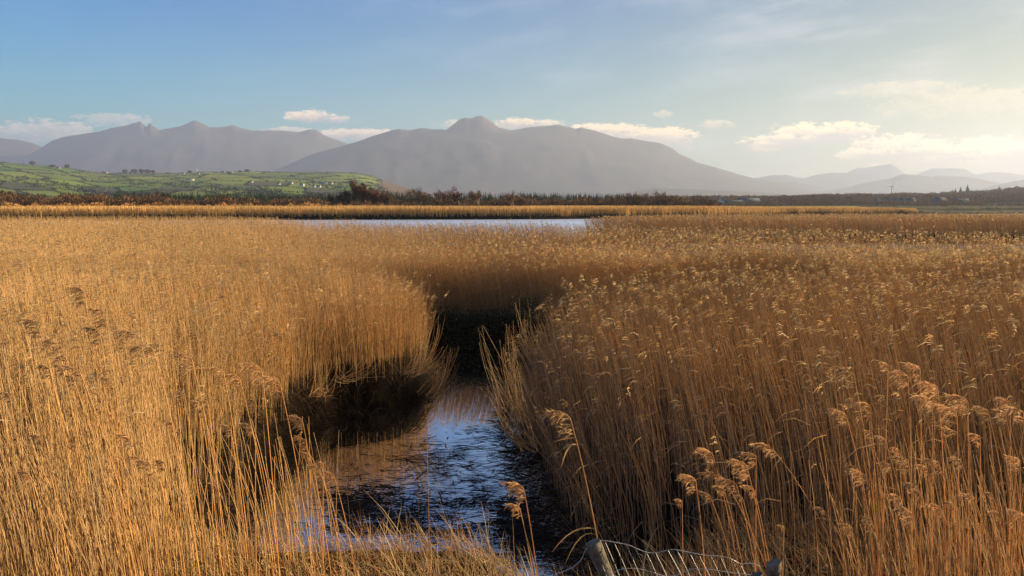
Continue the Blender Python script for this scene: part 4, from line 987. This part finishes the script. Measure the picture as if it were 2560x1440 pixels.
# ------------------------------------------------------------------ buildings
def house(px, py, yd, w, d, hw, hr, rz, label, group, wall=M_WALLW, roof=M_SLATE, zoff=None, nwin=2, chim=1, gable_front=False, cat='house', name='house', bz=None):
    B = aty(px, py, yd); z = bz if bz is not None else (float(hill_z(np.array([B[0]]), np.array([yd]))[0]) if bz is None else B[2]); B[2] = z
    root = empty(name, B, label, cat, group); ca, sa = math.cos(rz), math.sin(rz)
    rot = lambda v: np.stack([B[0] + v[:, 0] * ca - v[:, 1] * sa, B[1] + v[:, 0] * sa + v[:, 1] * ca, B[2] + v[:, 2]], 1)
    hx_, hy_ = w / 2, d / 2
    V = np.array([(-hx_, -hy_, -1), (hx_, -hy_, -1), (hx_, hy_, -1), (-hx_, hy_, -1), (-hx_, -hy_, hw), (hx_, -hy_, hw), (hx_, hy_, hw), (-hx_, hy_, hw), (-hx_, 0, hw + hr), (hx_, 0, hw + hr)])
    g = Geo(); g.add(rot(V), [[0, 1, 5, 4], [2, 3, 7, 6], [1, 2, 6, 5], [3, 0, 4, 7]]); g.add(rot(V), [[5, 6, 9], [7, 4, 8]]); g.build('wall', wall, root)
    e_ = .35; V = np.array([(-hx_ - e_, -hy_ - e_, hw - e_ * hr / hy_ + .06), (hx_ + e_, -hy_ - e_, hw - e_ * hr / hy_ + .06), (hx_ + e_, 0, hw + hr + .06), (-hx_ - e_, 0, hw + hr + .06), (-hx_ - e_, hy_ + e_, hw - e_ * hr / hy_ + .06), (hx_ + e_, hy_ + e_, hw - e_ * hr / hy_ + .06)])
    V = np.concatenate([V, V + (0, 0, .18)]); g = Geo(); g.add(rot(V), [[0, 3, 2, 1], [3, 4, 5, 2], [6, 7, 8, 9], [9, 8, 11, 10], [0, 1, 7, 6], [4, 10, 11, 5], [0, 6, 9, 3], [3, 9, 10, 4], [1, 2, 8, 7], [2, 5, 11, 8]]); ro = g.build('roof', roof, root)
    if chim:
        g = Geo(); cx = rot(np.array([[hx_ * .8, 0, hw + hr - .4]]))[0]; g.box(cx, .9, .7, 1.5, rz); c_ = g.build('chimney', wall, ro); c_.data.transform(__import__('mathutils').Matrix.Translation(-Vector(B)))
    for i in range(nwin):
        x0 = -hx_ + w * (i + .5) / nwin; g = Geo(); V = np.array([(x0 - .5, -hy_ - .03, hw * .38), (x0 + .5, -hy_ - .03, hw * .38), (x0 + .5, -hy_ - .03, hw * .38 + 1.2), (x0 - .5, -hy_ - .03, hw * .38 + 1.2), (x0 - .5, -hy_ + .06, hw * .38), (x0 + .5, -hy_ + .06, hw * .38), (x0 + .5, -hy_ + .06, hw * .38 + 1.2), (x0 - .5, -hy_ + .06, hw * .38 + 1.2)])
        g.add(rot(V), [[0, 1, 2, 3], [0, 4, 5, 1], [3, 2, 6, 7], [0, 3, 7, 4], [1, 5, 6, 2]]); g.build('window', M_GLASS, root)
    return root


def hill_hit(px, py):
    yy = np.linspace(H0 + 30, H1 - 25, 400); x_ = (px - 1280) / FPX * yy; row_ = 505 - (hill_z(x_, yy) - CAM_H) / yy * FPX
    return float(yy[np.abs(row_ - py).argmin()])


GH = 'farmhouses scattered over the green hillside'
for args in [(458, 436, 1400, 10, 7, 3, 2.6, .2, 'small white house at the left end of the hilltop trees', GH), (328, 434, 1450, 12, 7, 3.2, 2.8, .1, 'white-gabled house among the round trees on the hill crest', GH),
             (558, 433, 1480, 13, 9, 4, 2.5, .1, 'square dark barn standing alone on the hill crest', GH, M_WALLG, M_SLATE), (576, 434, 1470, 16, 9, 3, 3, -.1, 'long dark-roofed barn beside the square one on the crest', GH, M_WALLG, M_RED),
             (146, 421, 1430, 14, 9, 3.2, 3, .3, 'rusty red-roofed barn below the upper left hedge', GH, M_WALLG, M_RED), (262, 431, 1440, 20, 10, 3, 2.8, .0, 'long low red-brown barn left of the hilltop trees', GH, M_WALLG, M_RED),
             (728, 460, 950, 9, 6, 4.2, 2.2, .2, 'cream two-storey house on the lower hill', GH, M_WALLY, M_SLATE), (697, 462, 960, 8, 5, 3, 2, .4, 'small white cottage left of the cream house', GH), (755, 465, 930, 10, 6, 3.4, 2.4, -.3, 'white gabled house right of the cream house', GH),
             (808, 461, 1000, 22, 8, 3, 2, .05, 'long pale blue-grey farm shed at the foot of the green field', GH, M_WALLW, M_SHEET), (826, 461, 1010, 12, 7, 3.2, 2.4, .0, 'white bungalow right of the long pale shed', GH), (785, 468, 900, 8, 5, 3, 2, .3, 'low white cottage below the long pale shed', GH), (797, 469, 890, 9, 5, 3, 2, -.2, 'white cottage at the right of the lower pair', GH),
             (628, 457, 1050, 9, 6, 3, 2.2, .1, 'lone white cottage left of the brown slope', GH), (475, 452, 1080, 22, 8, 3, 2.5, .05, 'long farmhouse behind a dark hedge in the middle fields', GH, M_WALLW, M_RED), (496, 437, 1400, 7, 5, 3, 2, .1, 'tiny white house under the round white tank', GH)]:
    args = list(args); args[2] = hill_hit(args[0], args[1]); house(*args)
GV = 'village buildings among the trees on the right shore'
house(1800, 504, 800, 7, 8, 3.6, 3.2, 1.35, 'white gabled house at the edge of the marsh', GV, bz=2.2)
house(1832, 507, 830, 22, 7, 2.8, 1.6, .1, 'low blue-grey roofed shed beside the white gabled house', GV, M_WALLG, M_SHEET, bz=2.2, nwin=3, chim=0)
house(1872, 503, 880, 22, 9, 4, 2.6, .05, 'large blue-grey farm building behind the low shed', GV, M_SHEET, M_SHEET, bz=2.6, nwin=3, chim=0)
house(2196, 510, 860, 6, 7, 3.4, 2.6, 1.4, 'white end-gabled house at the left of the terrace', GV, bz=2.4)
for i, (px, lab) in enumerate(((2222, 'first grey terrace house, nearest the white gable'), (2240, 'second grey terrace house with a tall dormer'), (2258, 'third grey terrace house from the white gable'), (2276, 'last grey terrace house at the right end'))):
    house(px, 509, 870, 8, 7, 4.6, 2.8, .05, lab, GV, M_WALLG, M_SLATE, bz=2.4)
house(2348, 510, 860, 13, 9, 4, 3.4, .35, 'blue-grey gabled hall standing apart right of the terrace', GV, M_SHEET, M_SLATE, bz=2.6, nwin=1, chim=0)
house(2396, 510, 880, 20, 8, 3.6, 2.4, .0, 'faint grey long building right of the gabled hall', GV, M_WALLG, M_SLATE, bz=2.8, nwin=4)

# water tank / dome on the hill
B = aty(492, 436, H1 - 40); B[2] = float(hill_z(np.array([B[0]]), np.array([H1 - 40]))[0]); root = empty('water_tower', B, 'round white tank on a thin mast above the hilltop', 'water tower')
g = Geo(); g.tubes(np.array([B, B + (0, 0, 9.5)])[None], np.array([[.5, .4]]), 6); g.build('mast', M_STEEL, root)
g = Geo(); t = np.linspace(-1, 1, 9); g.tubes((B + np.array([0, 0, 11.5]) + np.outer(t, (0, 0, 3)))[None], (3.2 * np.sqrt(np.maximum(1 - t ** 2, .01)))[None], 12); g.build('tank', M_WALLW, root, smooth=True)

# wind turbine
yd = 1500.; H = aty(2230, 466, yd); zb = 8.; root = empty('wind_turbine', (H[0], H[1], zb), 'slender wind turbine standing above the wooded ridge', 'wind turbine')
g = Geo(); g.tubes(np.array([(H[0], H[1], zb), (H[0], H[1], H[2])])[None], np.array([[1.1, .7]]), 10); g.build('tower', M_STEEL, root)
g = Geo(); g.tubes((H + np.array([(.6, -1.6, 0), (.3, -1.2, 0), (-.4, 1.4, 0), (-.5, 1.8, 0)]))[None], np.array([[.4, .9, .9, .4]]), 8); g.build('nacelle', M_STEEL, root)
for a in (62, 182, 302):
    d_ = np.array([math.cos(R(a)) * .8, .1, math.sin(R(a))]); q_ = np.linspace(0, 1, 6)[:, None]; Lb = 12.5
    g = Geo(); g.tubes((H + np.array([.5, -1.5, 0]) + d_ * Lb * q_)[None], np.array([[.3, .55, .5, .38, .25, .08]]), 5); g.build('blade', M_STEEL, root)

# round trees on the hill crest
for (px, ty, w_, lab) in ((83, 403, 5, 'dark round tree highest on the left hill'), (132, 413, 5, 'broad tree above the rusty barn'), (169, 411, 4.5, 'pale bare tree alone on the left crest'), (313, 424, 5, 'round tree left of the white-gabled hill house'),
                          (336, 423, 6, 'wide grey tree right of the white-gabled hill house'), (354, 423, 5, 'tall grey tree in the middle of the crest group'), (369, 424, 5.5, 'rounded tree right of the middle of the crest group'), (383, 426, 3.5, 'small dark tree ending the crest group'),
                          (475, 427, 4, 'small round tree left of the white tank'), (618, 424, 5, 'wind-bent tree right of the dark barns'), (601, 428, 3.5, 'small tree behind the dark barns'), (540, 431, 3, 'low bush tree on the crest before the square barn')):
    yd = H1 - 30; w_ = w_ * 1.7; B = aty(px, 436, yd); B[2] = float(hill_z(np.array([B[0]]), np.array([yd]))[0]) - .5; hh = aty(px, ty, yd)[2] - B[2]
    root = empty('bare_tree', B, lab, 'tree', 'trees on the hill crest'); g = Geo(); tr = np.array([B, B + (0, 0, hh * .3), B + (-.3, 0, hh * .6), B + (-.6, 0, hh * .85)]); g.tubes(tr[None], np.array([[.9, .8, .5, .2]]), 6)
    for _ in range(10):
        a = random.uniform(0, 6.28); g.tubes(np.array([tr[1], tr[1] + (math.cos(a) * w_ * .4, math.sin(a) * w_ * .4, hh * .25), tr[1] + (math.cos(a) * w_ * .8, math.sin(a) * w_ * .8, hh * random.uniform(.3, .6))])[None], np.array([[.25, .16, .06]]), 4)
    g.build('trunk', M_BARK, root); g = Geo(); n2 = 900; u = rng.normal(size=(n2, 3)); u /= np.linalg.norm(u, axis=1, keepdims=True)
    P = B + (-.5, 0, hh * .62) + u * np.array([w_, w_, hh * .36]) * rng.uniform(.3, 1, (n2, 1)) ** .4; d_ = u * .9 + rng.normal(0, .5, (n2, 3)); g.ribbons(np.stack([P, P + d_ * 1.8], 1), np.full((n2, 2), .6), C=rng.uniform(.6, 1.5, (n2, 1)) * np.array([(1, .9, .75)])); g.build('crown', M_TWIG, root)

# ------------------------------------------------------------------ haze
m, q = new_mat('haze'); pv = q.n('ShaderNodeVolumePrincipled'); pv.inputs['Color'].default_value = (.60, .71, .96, 1); pv.inputs['Density'].default_value = 1.0e-4; pv.inputs['Anisotropy'].default_value = .34
o_ = q.n('ShaderNodeOutputMaterial'); q.link(pv.outputs[0], o_.inputs['Volume'])
g = Geo(); g.box((0, 6300, -7), 23400, 17800, 1150); hz = g.build('haze', m); tag(hz, kind='stuff')
